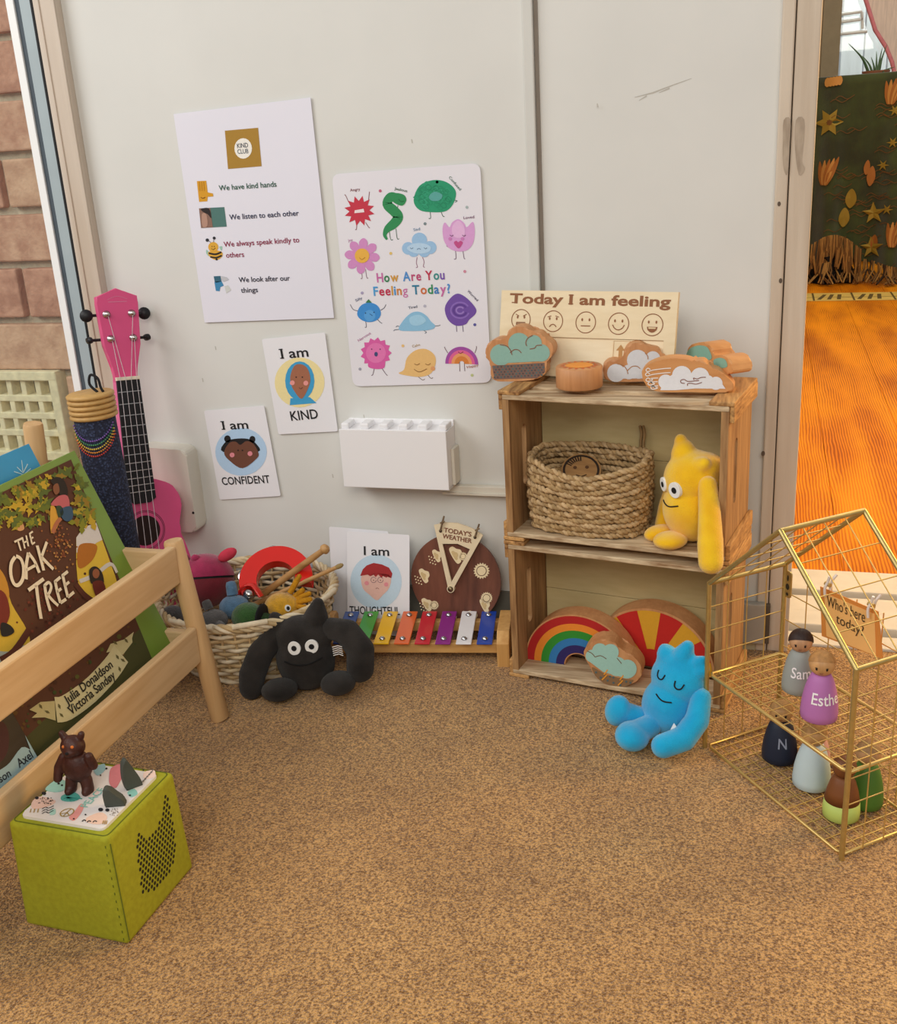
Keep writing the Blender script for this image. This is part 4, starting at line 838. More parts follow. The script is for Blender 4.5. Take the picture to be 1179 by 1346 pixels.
# blue one on the carpet
BU = plush_mat('plush_blue', '#16b4e6', '#0aa0d6')
o_ = on_z(855, 988, 0)+np.array([.0, .020, .004]); fr = Frame(o_, -.42, .24, -.14, .90)
t = thing('soft_toy', 'bright blue soft toy creature sitting on the carpet before the lower crate', 'soft toy', o_, 'soft toy creatures')
body = soft('body', [(0, -.014, .052, .037, .030, .042), (.0, -.018, .092, .039, .027, .034), (-.004, -.018, .108, .034, .02, .025)], [[(-.004, -.018, .125, .016), (-.002, -.018, .143, .009)], [(.024, -.018, .118, .012), (.030, -.018, .126, .007)], [(-.026, -.018, .118, .014), (-.03, -.018, .122, .010)], [(.018, -.018, .128, .010), (.023, -.018, .136, .006)]], fr, BU, t)
soft('arm', [], [[(.040, -.012, .088, .014), (.049, .0, .062, .0165), (.046, .018, .038, .017), (.030, .038, .024, .0165)]], fr, BU, t)
soft('foot', [(-.052, .022, .026, .018, .016, .023)], [[(-.03, .004, .024, .014), (-.046, .016, .024, .016)]], fr, BU, t); soft('foot', [(-.014, .040, .014, .023, .026, .019)], [[(-.006, .01, .024, .016), (-.012, .03, .018, .017)]], fr, BU, t)
for x in (-.016, .012): patch_line(body, fr, t, [(x-.006, .102), (x-.0045, .095), (x, .0925), (x+.0045, .095), (x+.006, .102)], .0009, 'closed_eye')
patch_line(body, fr, t, [(-.012, .072), (.0, .069), (.012, .072)], .0009)
mb = MB(); pl = fr.plane(.028, .018, .040); mb.prism(pl, [(-.004, -.012), (.003, -.014), (.006, .006), (-.001, .010)], 0, .001, EW); obj('care_tag', mb, t, 'white care tag')
# black one on the carpet
BK = M('plush_black', '#393532', .95, .1, 30, .7, 900, sheen=.12, spec=.1, col2='#262321')
o_ = on_z(404, 912, 0)+np.array([0, .010, .001]); fr = Frame(o_, .12, -.07, -.1, 1.03)
t = thing('soft_toy', 'black soft toy creature with round white eyes slumped against the wicker basket', 'soft toy', o_, 'soft toy creatures')
body = soft('body', [(0, 0, .044, .041, .030, .043), (.0, -.003, .078, .043, .028, .028)], [[(-.032, -.003, .094, .014), (-.036, -.003, .104, .009)], [(.022, -.003, .102, .017), (.028, -.003, .122, .008)]], fr, BK, t)
soft('arm', [], [[(-.040, .004, .078, .016), (-.058, .012, .060, .018), (-.070, .022, .034, .0185), (-.072, .028, .0175, .0165)]], fr, BK, t)
soft('arm', [], [[(.042, -.002, .086, .015), (.064, .0, .080, .018), (.080, .004, .056, .019), (.078, .01, .032, .019)]], fr, BK, t)
soft('foot', [(-.030, .034, .016, .025, .024, .0145)], [], fr, BK, t); soft('foot', [(.050, .026, .019, .024, .024, .0155)], [], fr, BK, t)
patch_eye(body, fr, t, -.004, .070, .0092); patch_eye(body, fr, t, .019, .0705, .0092); patch_line(body, fr, t, [(-.020, .052), (-.004, .048), (.014, .048), (.030, .053)], .0011, m=M('seam_black', '#0b0a0b', .9))
mb = MB(); pl = fr.plane(.052, .018, .06)
for i in range(5): mb.stroke(pl, [(-.006, .007-.003*i), (.002, .009-.003*i), (.008, .007-.0032*i)], .0011, EW, .0005)
obj('care_tag', mb, t, 'white printed tag')
# ================================================================== WEATHER WHEEL, CARD, XYLOPHONE
def C7(*L_): return [(420+x*.23749, 660+y*.23749) for x, y in L_]
o_ = on_y(*C7((752, 430))[0], -.03); pl = Plane(o_, (1, .0, 0), (0, .14, .99))
Rw = .0705
t = thing('weather_wheel', 'dark round wooden weather wheel leaning on the wall behind the xylophone', 'weather wheel', pl.pt(0, -Rw))
WN = wood('walnut_veneer', '#7a4a38', '#4d2b22', 'Z', .55, .45, .05, 1.0)
mb = MB(); mb.prism(pl, arc(0, 0, Rw, Rw, n=64), -.004, 0, WN, bev=.0006)
a = Art(mb, pl, C7); CRM = '#ead7ae'
def minicloud(x, y, s, ang):
    c, sn_ = math.cos(ang), math.sin(ang); P = [(-30, 12), (-32, -4), (-18, -12), (-6, -24), (12, -20), (20, -8), (32, -4), (32, 12), (0, 16)]
    a.poly([(x+s*(q[0]*c-q[1]*sn_), y+s*(q[0]*sn_+q[1]*c)) for q in smooth2(P, 3)], CRM); a.poly([(x+s*(q[0]*.55*c-(q[1]*.5+4)*sn_), y+s*(q[0]*.55*sn_+(q[1]*.5+4)*c)) for q in smooth2(P, 2)], '#cfb583', .0006)
for x, y, s, g in ((650, 295, 1.1, 1.1), (580, 405, 1.25, 1.1), (595, 565, 1.2, 1.0), (755, 290, 1.5, 1.05), (915, 570, 1.2, 1.1), (730, 628, .9, .2), (850, 630, 1.1, .9)): minicloud(x, y, s, g)
for cx, cy in ((622, 320), (545, 430), (572, 580), (815, 625)):
    for i in range(9): a.circ(cx-16+14*(i % 3)+4*(i//3), cy-20+17*(i//3)+5*(i % 3), 4, CRM, k=7)
def sun(cx, cy, r): a.fan(star(cx, cy, r*.8, r, 18), CRM); a.circ(cx, cy, r*.62, '#5a3428', .0006); a.circ(cx, cy, r*.54, CRM, .0008)
sun(897, 380, 46); sun(925, 530, 34); sun(635, 570, 26); sun(795, 300, 24)
obj('disc', mb, t)
mb = MB(); P = a.q((640, 122), (700, 108), (770, 112), (850, 140), (910, 178), (748, 470), (716, 466)); hole = a.q((686, 226), (770, 226), (838, 256), (736, 436)); PW = M('pointer_ply', '#e7d6b4', .5, .04, 60)
k0 = pl.pt(0, 0, 0); z_ = .006
out = [P[0], P[1], P[2], P[3], P[4], P[5], P[6]]
for poly_ in ([P[0], P[1], P[2], P[3], P[4], hole[2], hole[1], hole[0]], [P[0], hole[0], hole[3], P[6]], [P[4], P[5], hole[3], hole[2]], [P[6], hole[3], P[5]]): mb.prism(pl, poly_, z_-.003, z_, PW)
mb.prism(pl, arc(*a.q((732, 475))[0], .0058, .0058, n=24), .0002, z_+.0008, PW)
a2 = Art(mb, pl, C7); a2.text("TODAY'S", (694, 160), (846, 186), '#7a4630', .0068, .02, z_+.0006); a2.text('WEATHER', (686, 193), (848, 222), '#7a4630', .0068, .02, z_+.0006)
obj('pointer', mb, t)
mb = MB(); c = a.q((732, 475))[0]; mb.lathe([(0, 0), (.0042, 0), (.0042, .0012), (0, .002)], pl.pt(*c, z_+.0008), M('rivet_brass', '#8c7a5c', .35, .1, 100, metal=.9), 18, Matrix((pl.U, pl.V, pl.N)).transposed()); obj('rivet', mb, t)
TW = M('twine', '#8a7358', .95, .2, 200)
for p0, p1, p2 in (((676, 155), (688, 110), (690, 78)), ((866, 190), (880, 150), (884, 122))):
    mb = MB(); A, B, C_ = a.q(p0, p1, p2); mb.tube(smooth2([pl.pt(*A, z_+.001), pl.pt(*B, z_+.003), pl.pt(*C_, .001)], 4, False), .0014, TW, 6)
    mb.tube([pl.pt(B[0]-.003, B[1], z_+.003), pl.pt(B[0]+.004, B[1]+.003, z_+.003)], .0012, TW, 5); tw_ = obj('twine_tie', mb, t)
    mb = MB(); mb.ell(pl.pt(*A, z_), (.0025, .0025, .0025), ink('#3b2a20'), seg=8, rings=6); obj('knot', mb, tw_)
# thoughtful card and the plain card behind it
pl = Plane(on_y(*C7((498, 182))[0], -.022), (1, -.0, 0), (0, .22, .975)); tp_ = pl; mb = MB(); a = Art(mb, pl, C7)
zb_ = -(pl.o[2]-.004)/pl.V[2]
c_l = a.q((150, 165))[0]
mb.prism(pl, rounded([(-.102, .001), (0, 0), (0, zb_), (-.102, zb_)], .003), -.0008, 0, CARD)
a.text('I am', (246, 292), (386, 297), '#17171a', .0135, .012); a.circ(313, 440, 142, '#c6dcec', .0003, 150, 36)
a.blob([(234, 405), (300, 398), (390, 402), (388, 470), (350, 515), (318, 543), (280, 515), (240, 475)], '#e9bcae', .0006, 3)
a.fan([(226, 408), (240, 372), (262, 350), (300, 336), (345, 344), (385, 362), (404, 395), (398, 420), (384, 400), (372, 418), (356, 402), (344, 420), (326, 400), (312, 414), (296, 398), (282, 410), (266, 400), (246, 404)], '#a92c2e', .0009)
for x in (300, 338): a.line(arc(x, 430, 15, 15, 0, 340, 12), .0008, '#8a6a70', .0009); a.circ(x, 432, 3, '#3a2a2a', .0009, k=8)
a.circ(262, 448, 12, '#e7929a', .0009); a.circ(370, 455, 12, '#e7929a', .0009); a.line([(312, 480), (320, 474), (330, 480)], .0008, '#a0685c', .0009)
a.text('THOUGHTFUL', (168, 618), (446, 624), '#17171a', .0122, .012)
obj('affirmation_card', mb, None, 'white card reading thoughtful with a red-haired face propped behind the xylophone', 'card')
pl = Plane(on_y(*C7((380, 162))[0], -.012), (1, -.0, 0), (0, .12, .99)); mb = MB(); zb_ = -(pl.o[2]-.004)/pl.V[2]; mb.prism(pl, rounded([(-.098, .003), (0, 0), (0, zb_), (-.098, zb_)], .003), -.0008, 0, CARD)
obj('plain_card', mb, None, 'blank back card peeking out behind the thoughtful card', 'card')
# xylophone
xo = np.array([.186, -.118, 0]); xa_ = .165; xu = np.array([math.cos(xa_), math.sin(xa_), 0]); xv = np.array([-math.sin(xa_), math.cos(xa_), 0]); XR = RZ(xa_)
def xl(x, y, z): return xo+xu*x+xv*y+np.array([0, 0, z])
BEE = wood('xylophone_beech', '#dcae6c', '#bf8a49', 'X', .6, .45, .05, .9); BEZ = wood('xylophone_beech_end', '#dcae6c', '#bf8a49', 'Z', .6, .45, .05, .9)
xt = thing('xylophone', 'toy xylophone with eight coloured metal bars on a beech frame', 'xylophone', xl(-.13, .04, 0))
for y0, z0 in ((.012, .016), (.072, .022)):
    mb = MB(); mb.box(xl(-.1425, y0+.006, z0+.008), (.27, .012, .016), BEE, XR, .001); obj('rail', mb, xt)
for x in (-.008, -.277):
    mb = MB(); ep = Plane(xl(x-.009, 0, 0), xv, (0, 0, 1)); mb.prism(ep, [(0, 0), (.012, 0), (.014, .012), (.078, .012), (.080, 0), (.094, 0), (.094, .042), (.086, .05), (.016, .05), (0, .036)], 0, .018, BEZ, bev=.001); obj('end_block', mb, xt)
SCW = M('screw_steel', '#c9c9cc', .25, .05, 100, metal=1.)
for i, (cn, c) in enumerate((('blue', '#274a93'), ('green', '#3da32f'), ('yellow', '#f0b915'), ('orange', '#e5672a'), ('red', '#cb2031'), ('purple', '#8d2384'), ('white', '#ece9ea'), ('blue', '#1f45a8'))):
    m = M('bar_%s_%d' % (cn, i), c, .35, .02, 40, coat=.4); x = -.256+.0301*i; mb = MB()
    T_ = XR @ Matrix.Rotation(math.radians(5.5), 3, 'X'); mb.box(xl(x+.011, .046, .0405), (.0225, .092, .0026), m, T_, .001); ob = obj('bar', mb, xt, cn+' bar')
    for y in (.012, .079):
        zz = .0418+(y-.046)*.096; mb = MB(); mb.lathe([(0, 0), (.0045, 0), (.0045, .001), (.003, .0032), (0, .0042)], xl(x+.011, y, zz), SCW, 12); obj('screw', mb, ob)
# ================================================================== WICKER BASKET AND ITS TOYS
wc_ = np.array([-.206, -.140, 0]); WH_ = .104
WI = [M('willow_a', '#e2cda4', .7, .12, 70, .3, 300), M('willow_b', '#cfb282', .7, .12, 70, .3, 300), M('willow_c', '#efdfc0', .7, .12, 70, .3, 300)]
def wr_(z): t = z/WH_; return .094+.036*t**.75
wt = thing('wicker_basket', 'round pale wicker basket full of small instruments against the wall', 'basket', wc_)
nst = 40; mb = MB()
for r in range(13):
    z = .006+(WH_-.016)*r/12; k = nst*6; P = []
    for i in range(k): t = 2*PI*i/k; P.append(wc_+np.array([(wr_(z)+.0026*math.cos(t*nst/2+r*PI))*math.cos(t), (wr_(z)+.0026*math.cos(t*nst/2+r*PI))*math.sin(t), z+.0012*math.sin(t*3+r)]))
    mb.tube(P, .0021, WI[r % 3], 6, True, flat=1.45)
for i in range(nst):
    t = 2*PI*i/nst; mb.tube([wc_+np.array([wr_(z)*math.cos(t), wr_(z)*math.sin(t), z]) for z in np.linspace(.003, WH_-.004, 6)], .0019, WI[1], 6)
obj('woven_side', mb, wt)
mb = MB()
for q in range(4):
    P = []
    for i in range(220): t = 2*PI*i/220; ph = t*15+q*PI/2; P.append(wc_+np.array([(wr_(WH_)+.0042*math.sin(ph))*math.cos(t), (wr_(WH_)+.0042*math.sin(ph))*math.sin(t), WH_+.0042*math.cos(ph)-.002]))
    mb.tube(P, .0032, WI[q % 3], 6, True)
for (t0, t1) in ((-2.0, -1.45), (-1.25, -.9), (-.4, .1)):
    mb.tube([wc_+np.array([(wr_(WH_)+.006)*math.cos(t), (wr_(WH_)+.006)*math.sin(t), WH_+.003+.002*math.sin((t-t0)*6)]) for t in np.linspace(t0, t1, 10)], .0042, WI[2], 6)
obj('twisted_rim', mb, wt)
mb = MB(); mb.lathe([(0, .002), (.092, .002), (.095, .006), (.0, .006)], wc_, WI[1], 40); obj('base', mb, wt)
mb = MB()
for q in range(2):
    mb.tube([wc_+np.array([(.098+.003*math.sin(t*9+q*PI))*math.cos(t), (.098+.003*math.sin(t*9+q*PI))*math.sin(t), .006+.003*math.cos(t*9+q*PI)]) for t in np.linspace(0, 2*PI, 160)[:-1]], .0036, WI[2], 6, True)
obj('foot_rim', mb, wt)
def D6(x, y): return (190+x*.26293, 660+y*.26293)
def in_basket(x, y, z): return on_z(*D6(x, y), z)
RD = M('felt_magenta', '#a82452', .9, .1, 60, .5, 700, sheen=.3, col2='#8c1d44'); RD2 = M('felt_maroon', '#7d1f2c', .9, .1, 60, .5, 700, sheen=.3)
c = in_basket(305, 392, .100); t = thing('round_pouch', 'round magenta and maroon felt pouch with a pink ear in the wicker basket', 'felt toy', c-np.array([0, 0, .04]), 'toys in the wicker basket')
Rr = Matrix.Rotation(math.radians(-8), 3, 'Y') @ Matrix.Rotation(math.radians(-22), 3, 'X'); r = .0455
mb = MB(); mb.ell(c, (r, r*.95, r*.92), RD, Rr, 28, 12, zmin=.12); obj('upper_half', mb, t, 'magenta upper half'); mb = MB(); mb.ell(c, (r*.985, r*.93, r*.92), RD2, Rr, 28, 14, zmax=.04); obj('lower_half', mb, t, 'maroon lower half')
mb = MB(); mb.ell(c, (r*.96, r*.91, r*.9), M('zip_black', '#131113', .8), Rr, 28, 6, zmin=.0, zmax=.2); obj('opening', mb, t, 'black slit')
mb = MB(); e0 = c+np.array([.03, .0, .034]); mb.ell(e0+np.array([.012, .003, .01]), (.019, .006, .009), M('felt_pink_red', '#cf3a50', .9, .1, 60), Matrix.Rotation(math.radians(-30), 3, 'Y'), 14, 8); obj('ear', mb, t)
for dx in (-.024, -.006): mb = MB(); mb.ell(c+np.array([dx, -.01, .040]), .007, RD, seg=12, rings=8); obj('bump', mb, t)
# red half-moon tambourine
TR = M('tambourine_red', '#e32417', .3, .03, 30, coat=.5); SV = M('bell_metal', '#c9c6c4', .22, .05, 60, metal=1.)
c = in_basket(650, 412, .104)+np.array([0, .008, .002]); n_ = unit(np.array([.22, -.62, .75])); U = unit(np.cross(np.array([0, 0, 1.]), n_)); pl = Plane(c, U, np.cross(n_, U))
t = thing('tambourine', 'glossy red plastic half-moon tambourine with metal jingles in the wicker basket', 'tambourine', c-np.array([0, 0, .05]), 'toys in the wicker basket')
mb = MB(); ro, ri = .055, .029; A0, A1 = math.radians(-12), math.radians(205); hw = .009
def crescent(pl, mb, n0, n1, m, a0=A0, a1=A1, r0=ri, r1=ro, k=36): mb.prism(pl, [(r1*math.cos(q), r1*math.sin(q)) for q in np.linspace(a0, a1, k)]+[(r0*math.cos(q), r0*math.sin(q)) for q in np.linspace(a1, a0, k)], n0, n1, m, bev=.0008)
crescent(pl, mb, -.010, -.006, TR); crescent(pl, mb, .006, .010, TR); crescent(pl, mb, -.007, .007, TR, r0=ri, r1=ri+.006)
for q in (0, 1, 2, 3): g = A0+.1+(A1-A0-.2)*q/3; mb.prism(pl, [((ri+.004)*math.cos(g-.1), (ri+.004)*math.sin(g-.1)), ((ro-.001)*math.cos(g-.1), (ro-.001)*math.sin(g-.1)), ((ro-.001)*math.cos(g+.1), (ro-.001)*math.sin(g+.1)), ((ri+.004)*math.cos(g+.1), (ri+.004)*math.sin(g+.1))], -.007, .007, TR)
obj('frame', mb, t)
for q in range(3):
    g = A0+.1+(A1-A0-.2)*(q+.5)/3; p = pl.pt(.048*math.cos(g), .048*math.sin(g), 0)
    for dn in (-.0022, .0022): mb = MB(); mb.lathe([(0, -.0009), (.0115, -.0006), (.0125, 0), (.0115, .0006), (.005, .0012), (0, .0012)], p+pl.N*dn, SV, 20, Matrix((pl.U, pl.V, pl.N)).transposed()); obj('jingle', mb, t)
# drumsticks
STK = wood('drumstick_wood', '#c79a62', '#ad7d47', 'X', .4, .5, .05)
for (p0, p1, r0, r1, z0, z1, l) in (((585, 465), (915, 225), .0052, .0062, .075, .165, 'thick pale wooden drumstick slanting up out of the wicker basket'), ((560, 505), (992, 312), .0035, .0042, .07, .135, 'thin wooden beater resting on the rim of the wicker basket')):
    a_, b_ = on_z(*D6(*p0), z0), on_z(*D6(*p1), z1); d = b_-a_; Ld = np.linalg.norm(d); P = [a_+d*q for q in (0, .2, .5, .8, .9, .925, .95, .98, 1.0)]
    k = 1.45 if r0 > .005 else 1.05
    t = thing('drumstick', l, 'drumstick', a_, 'toys in the wicker basket'); mb = MB(); mb.tube(P[:6], [r0*1.05, r0, r0, r0*.95, r0*.85, r0*.9], STK, 12); obj('shaft', mb, t)
    mb = MB(); mb.tube(P[5:], [r0*.9, r1*1.05*k/1.2, r1*k/1.25, r1*.5*k/1.3], STK if k > 1.2 else M('beater_tip', '#a48a58', .7), 12); obj('tip', mb, t)
# bell on a strap
c = in_basket(522, 462, .098); t = thing('jingle_bell', 'round silver jingle bell on a red strap among the basket toys', 'bell', c-np.array([0, 0, .01]), 'toys in the wicker basket')
mb = MB(); mb.ell(c, .0092, SV, seg=20, rings=14); mb.ring(Plane(c+np.array([0, 0, -.001]), (1, 0, 0), (0, 1, 0)), (0, 0), .0091, .0098, SV, 0); obj('bell', mb, t)
mb = MB(); mb.tube(smooth2([c+np.array([-.022, .004, -.012]), c+np.array([-.012, .006, .008]), c+np.array([.004, .008, .012]), c+np.array([.018, .004, -.004])], 5, False), .0075, TR, 8, flat=.35); obj('strap', mb, t)
# knitted finger shakers
def shaker(label, c, r, m, fingers, eye=None, mf=None, band=None):
    t = thing('knitted_shaker', label, 'shaker', c-np.array([0, 0, r[2]]), 'toys in the wicker basket')
    mb = MB(); mb.ell(c, r, m, seg=24, rings=14); obj('body', mb, t)
    for d, l, w_ in fingers:
        d = unit(np.array(d)); mb = MB(); mb.tube([c+d*r[0]*.8, c+d*(r[0]+l*.6), c+d*(r[0]+l*.93), c+d*(r[0]+l)], [w_, w_*.95, w_*.75, w_*.2], mf or m, 9); obj('tentacle', mb, t)
    if eye is not None:
        e = c+np.array(eye); n = unit(np.array(eye)); X = unit(np.cross(np.array([0, 0, 1.]), n)); pl = Plane(e, X, np.cross(n, X)); mb = MB(); mb.prism(pl, arc(0, 0, .0042, .0048, n=16), -.003, .001, EW); mb.prism(pl, arc(0, 0, .0024, .003, n=12), -.001, .0016, EB); obj('eye', mb, t)
    if band is not None: mb = MB(); mb.ell(c+np.array([band, 0, 0]), (.004, r[1]*.98, r[2]*.98), EB, seg=20, rings=12); obj('band', mb, t)
    return t
YK = M('knit_yellow', '#dca21a', .95, .15, 120, .9, 600, sheen=.4); GK = M('knit_green', '#2f5a22', .95, .15, 120, .9, 600, sheen=.3); GD = M('knit_dark_green', '#26401f', .95, .15, 120, .9, 600); BKN = M('knit_pale_blue', '#5f84a4', .95, .15, 120, .9, 600, sheen=.3); GY = M('knit_grey', '#5b5857', .95, .15, 120, .9, 600, sheen=.3)
c = in_basket(690, 520, .098); shaker('yellow knitted shaker with an eye and stubby tentacles near the basket rim', c, (.027, .022, .0195), YK, [((1, .5, .75), .014, .0045), ((1, .3, .45), .020, .0045), ((1, .05, .3), .022, .0045), ((1, -.15, .1), .016, .004), ((.55, .5, 1), .026, .0045)], (.0165, -.0165, .0055), M('knit_orange', '#cf8f14', .95, .15, 120, .9, 600))
c = in_basket(520, 575, .094); shaker('dark green knitted ball shaker at the front of the wicker basket', c, (.025, .022, .021), GK, [((1, .0, -.15), .014, .012)], None, GD, .021)
c = in_basket(450, 525, .086); shaker('pale blue knitted shaker with an upright stub behind the green ball', c, (.023, .021, .018), BKN, [((-.2, .3, 1), .016, .0085)], None)
c = in_basket(345, 590, .090); shaker('grey knitted shaker with drooping fingers beside the rack leg', c, (.021, .019, .015), GY, [((-.9, -.5, .2), .012, .006), ((.3, -.9, -.1), .012, .006), ((.8, -.6, .0), .014, .006), ((-.3, -1, .05), .012, .006), ((-.4, .2, .9), .01, .007)], None)
c = in_basket(140, 572, .088); shaker('smooth grey knitted ball behind the rack leg in the basket', c, (.018, .018, .016), GY, [], None)
# ================================================================== UKULELE AND RAIN STICK
T_ = np.array([-.408, -.050, .540]); B_ = np.array([-.374, -.136, .016]); Vu = unit(T_-B_); Ua = np.array([math.cos(.93), math.sin(.93), 0]); Ua = unit(Ua-Vu*np.dot(Ua, Vu)); up = Plane(B_, Ua, Vu); LU = np.linalg.norm(T_-B_)
PK = M('ukulele_pink', '#e2558a', .45, .03, 20, coat=.2); PKS = M('ukulele_pink_side', '#e86fa0', .45, .03, 20); BLK = M('fretboard_black', '#17161a', .5, .1, 60); CHR = M('tuner_chrome', '#c8c4c0', .25, .05, 90, metal=1.)
uk = thing('ukulele', 'pink ukulele with a black fretboard leaning against the wall', 'ukulele', B_)
half = [(0, .0), (.042, .004), (.066, .04), (.072, .085), (.063, .13), (.055, .160), (.061, .190), (.062, .205), (.052, .228), (.030, .240), (.020, .243)]
ol = smooth2(half, 4, False); ol = [(x, y) for x, y in ol]+[(-x, y) for x, y in ol[::-1] if x > 0]
mb = MB(); mb.prism(up, ol, -.052, 0, PK, bev=.002); obj('body', mb, uk)
mb = MB(); hz = .165; mb.fan(up, arc(0, hz, .0235, .0235, n=36), M('soundhole_dark', '#2a1712', .8), .0004); mb.ring(up, (0, hz), .0285, .0292, EB, .0004); mb.ring(up, (0, hz), .0305, .0312, EB, .0004); obj('sound_hole', mb, uk)
nut = .398
mb = MB(); mb.prism(up, [(-.0165, nut), (.0165, nut), (.0215, .236), (-.0215, .236)], -.020, .001, PKS, bev=.004); obj('neck', mb, uk)
hs = [(-.017, nut-.004), (-.0175, nut+.018), (-.028, nut+.05), (-.031, LU-.022), (-.031, LU-.012), (-.012, LU-.005), (0, LU), (.012, LU-.005), (.031, LU-.012), (.031, LU-.022), (.028, nut+.05), (.0175, nut+.018), (.017, nut-.004)]
mb = MB(); mb.prism(up, hs, -.013, -.001, PK, bev=.0015); hd = obj('headstock', mb, uk)
mb = MB(); mb.stroke(up, [(-.014, LU-.020), (.014, LU-.020)], .0012, ink('#dc7fa2'), -.0006); mb.stroke(up, smooth2([(-.015, LU-.0165), (0, LU-.012), (.015, LU-.0165)], 4, False), .0008, ink('#dc7fa2'), -.0006); obj('faded_print', mb, hd)
fb0 = .214
mb = MB(); mb.prism(up, [(-.0175, nut), (.0175, nut), (.0215, fb0), (.012, fb0-.006), (-.012, fb0-.006), (-.0215, fb0)], .0005, .005, BLK, bev=.0006)
for i in range(1, 13):
    y = nut-(nut+.0-.055)*(1-2**(-i/12)); w_ = .0175+.004*(nut-y)/(nut-fb0)
    if y > fb0+.004: mb.stroke(up, [(-w_, y), (w_, y)], .0012, CHR, .0054)
obj('fretboard', mb, uk)
mb = MB(); mb.prism(up, [(-.018, nut-.002), (.018, nut-.002), (.018, nut+.003), (-.018, nut+.003)], 0, .0062, M('nut_cream', '#efe3cd', .5), bev=.0006); obj('nut', mb, uk)
mb = MB(); mb.prism(up, [(-.035, .066), (.035, .066), (.035, .08), (-.035, .08)], 0, .007, BLK, bev=.001); obj('bridge', mb, uk)
posts = [(-.017, nut+.060), (-.019, LU-.038), (.019, LU-.038), (.017, nut+.060)]
for i, (x, y) in enumerate(posts):
    mb = MB(); Rm = Matrix((up.U, up.V, up.N)).transposed(); mb.lathe([(0, -.002), (.0058, -.001), (.0058, .0006), (.0036, .0016), (.003, .007), (0, .008)], up.pt(x, y, 0), CHR, 16, Rm); pg = obj('tuning_post', mb, hd)
    s = -1 if x < 0 else 1; mb = MB(); mb.tube([up.pt(x, y, -.016), up.pt(s*.036, y, -.016), up.pt(s*.041, y, -.016)], .0022, BLK, 8); mb.lathe([(0, -.0035), (.0085, -.003), (.0095, 0), (.0085, .003), (0, .0035)], up.pt(s*.044, y, -.016), BLK, 16, Matrix((up.V, up.N, up.U)).transposed() @ (Matrix.Rotation(1.2, 3, 'X') if i in (1, 2) else Matrix.Rotation(.2, 3, 'Y')), .55 if i in (0, 3) else 1.); obj('tuning_peg', mb, hd)
    xn = -.0125+.0083*i; xb = -.016+.0107*i
    mb = MB(); mb.tube([up.pt(x, y, .005), up.pt(xn, nut, .0066), up.pt(xb, .073, .0082)], .00045, M('string_nylon', '#d9cfd2', .4), 5); obj('string', mb, uk)
# rain stick
rt = on_y(118, 516, -.26); RO = np.array([rt[0]+.012, -.262, 0]); rtp = np.array([rt[0], -.26, rt[2]]); rd = unit(rtp-RO); RR = Vector((0, 0, 1)).rotation_difference(Vector(rd)).to_matrix(); RL = np.linalg.norm(rtp-RO)
rs_ = thing('rain_stick', 'navy woven rain stick with a rattan collar standing in the corner', 'rain stick', RO)
NV = bpy.data.materials.new('navy_weave'); NV.use_nodes = True; N = NV.node_tree.nodes; L = NV.node_tree.links; b = N['Principled BSDF']; b.inputs['Roughness'].default_value = .85
tc = N.new('ShaderNodeTexCoord'); ck = N.new('ShaderNodeTexVoronoi'); ck.inputs['Scale'].default_value = 300; L.new(tc.outputs['Object'], ck.inputs[0]); rp = N.new('ShaderNodeValToRGB'); rp.color_ramp.elements[0].color = lin('#46557a'); rp.color_ramp.elements[1].color = lin('#1b2138'); rp.color_ramp.elements[1].position = .55; L.new(ck.outputs['Distance'], rp.inputs[0]); L.new(rp.outputs[0], b.inputs['Base Color'])
bp = N.new('ShaderNodeBump'); bp.inputs['Strength'].default_value = .6; bp.inputs['Distance'].default_value = .002; bp.invert = True; L.new(ck.outputs['Distance'], bp.inputs['Height']); L.new(bp.outputs[0], b.inputs['Normal'])
rr_ = .0268; mb = MB(); mb.lathe([(rr_-.001, 0), (rr_, .001), (rr_, RL-.03), (rr_-.002, RL-.012)], RO, NV, 36, RR); obj('woven_tube', mb, rs_)
RT = M('rattan', '#c99f5f', .5, .1, 80, .2, 200); mb = MB()
for k in range(5): mb.lathe([(rr_+.001, RL-.0335+.0068*k), (rr_+.0042, RL-.0318+.0068*k), (rr_+.0042, RL-.0288+.0068*k), (rr_+.001, RL-.0268+.0068*k)], RO, RT, 36, RR)
mb.lathe([(rr_+.001, RL-.002), (rr_-.004, RL+.0005), (0, RL-.001)], RO, RT, 36, RR); obj('rattan_collar', mb, rs_)
for q, (c, amp, z0) in enumerate((('#7d5aa8', .026, .052), ('#4a8a5c', .028, .056), ('#d2b74e', .030, .060), ('#d98f3c', .031, .064), ('#c9453c', .032, .068))):
    mb = MB()
    for i in range(25):
        t = -1.15+2.3*i/24; p = np.array([math.sin(t+.35)*(rr_+.0012), -math.cos(t+.35)*(rr_+.0012), RL-z0-amp*(1-(t/1.15)**2)*.75+.012]); mb.ell(RO+np.array(RR @ Vector(p)), .0013, M('bead_%d' % q, c, .4), seg=6, rings=5)
    obj('bead_row', mb, rs_)
mb = MB(); q = RO+rd*(RL+.001)+np.array([.012, 0, 0]); mb.tube(smooth2([q, q+np.array([-.010, 0, .010]), q+np.array([-.008, .002, .022]), q+np.array([.002, .002, .018]), q+np.array([.006, 0, .006]), q+np.array([.009, 0, 0])], 5, False), .0018, EB, 7); obj('hanging_cord', mb, rs_)
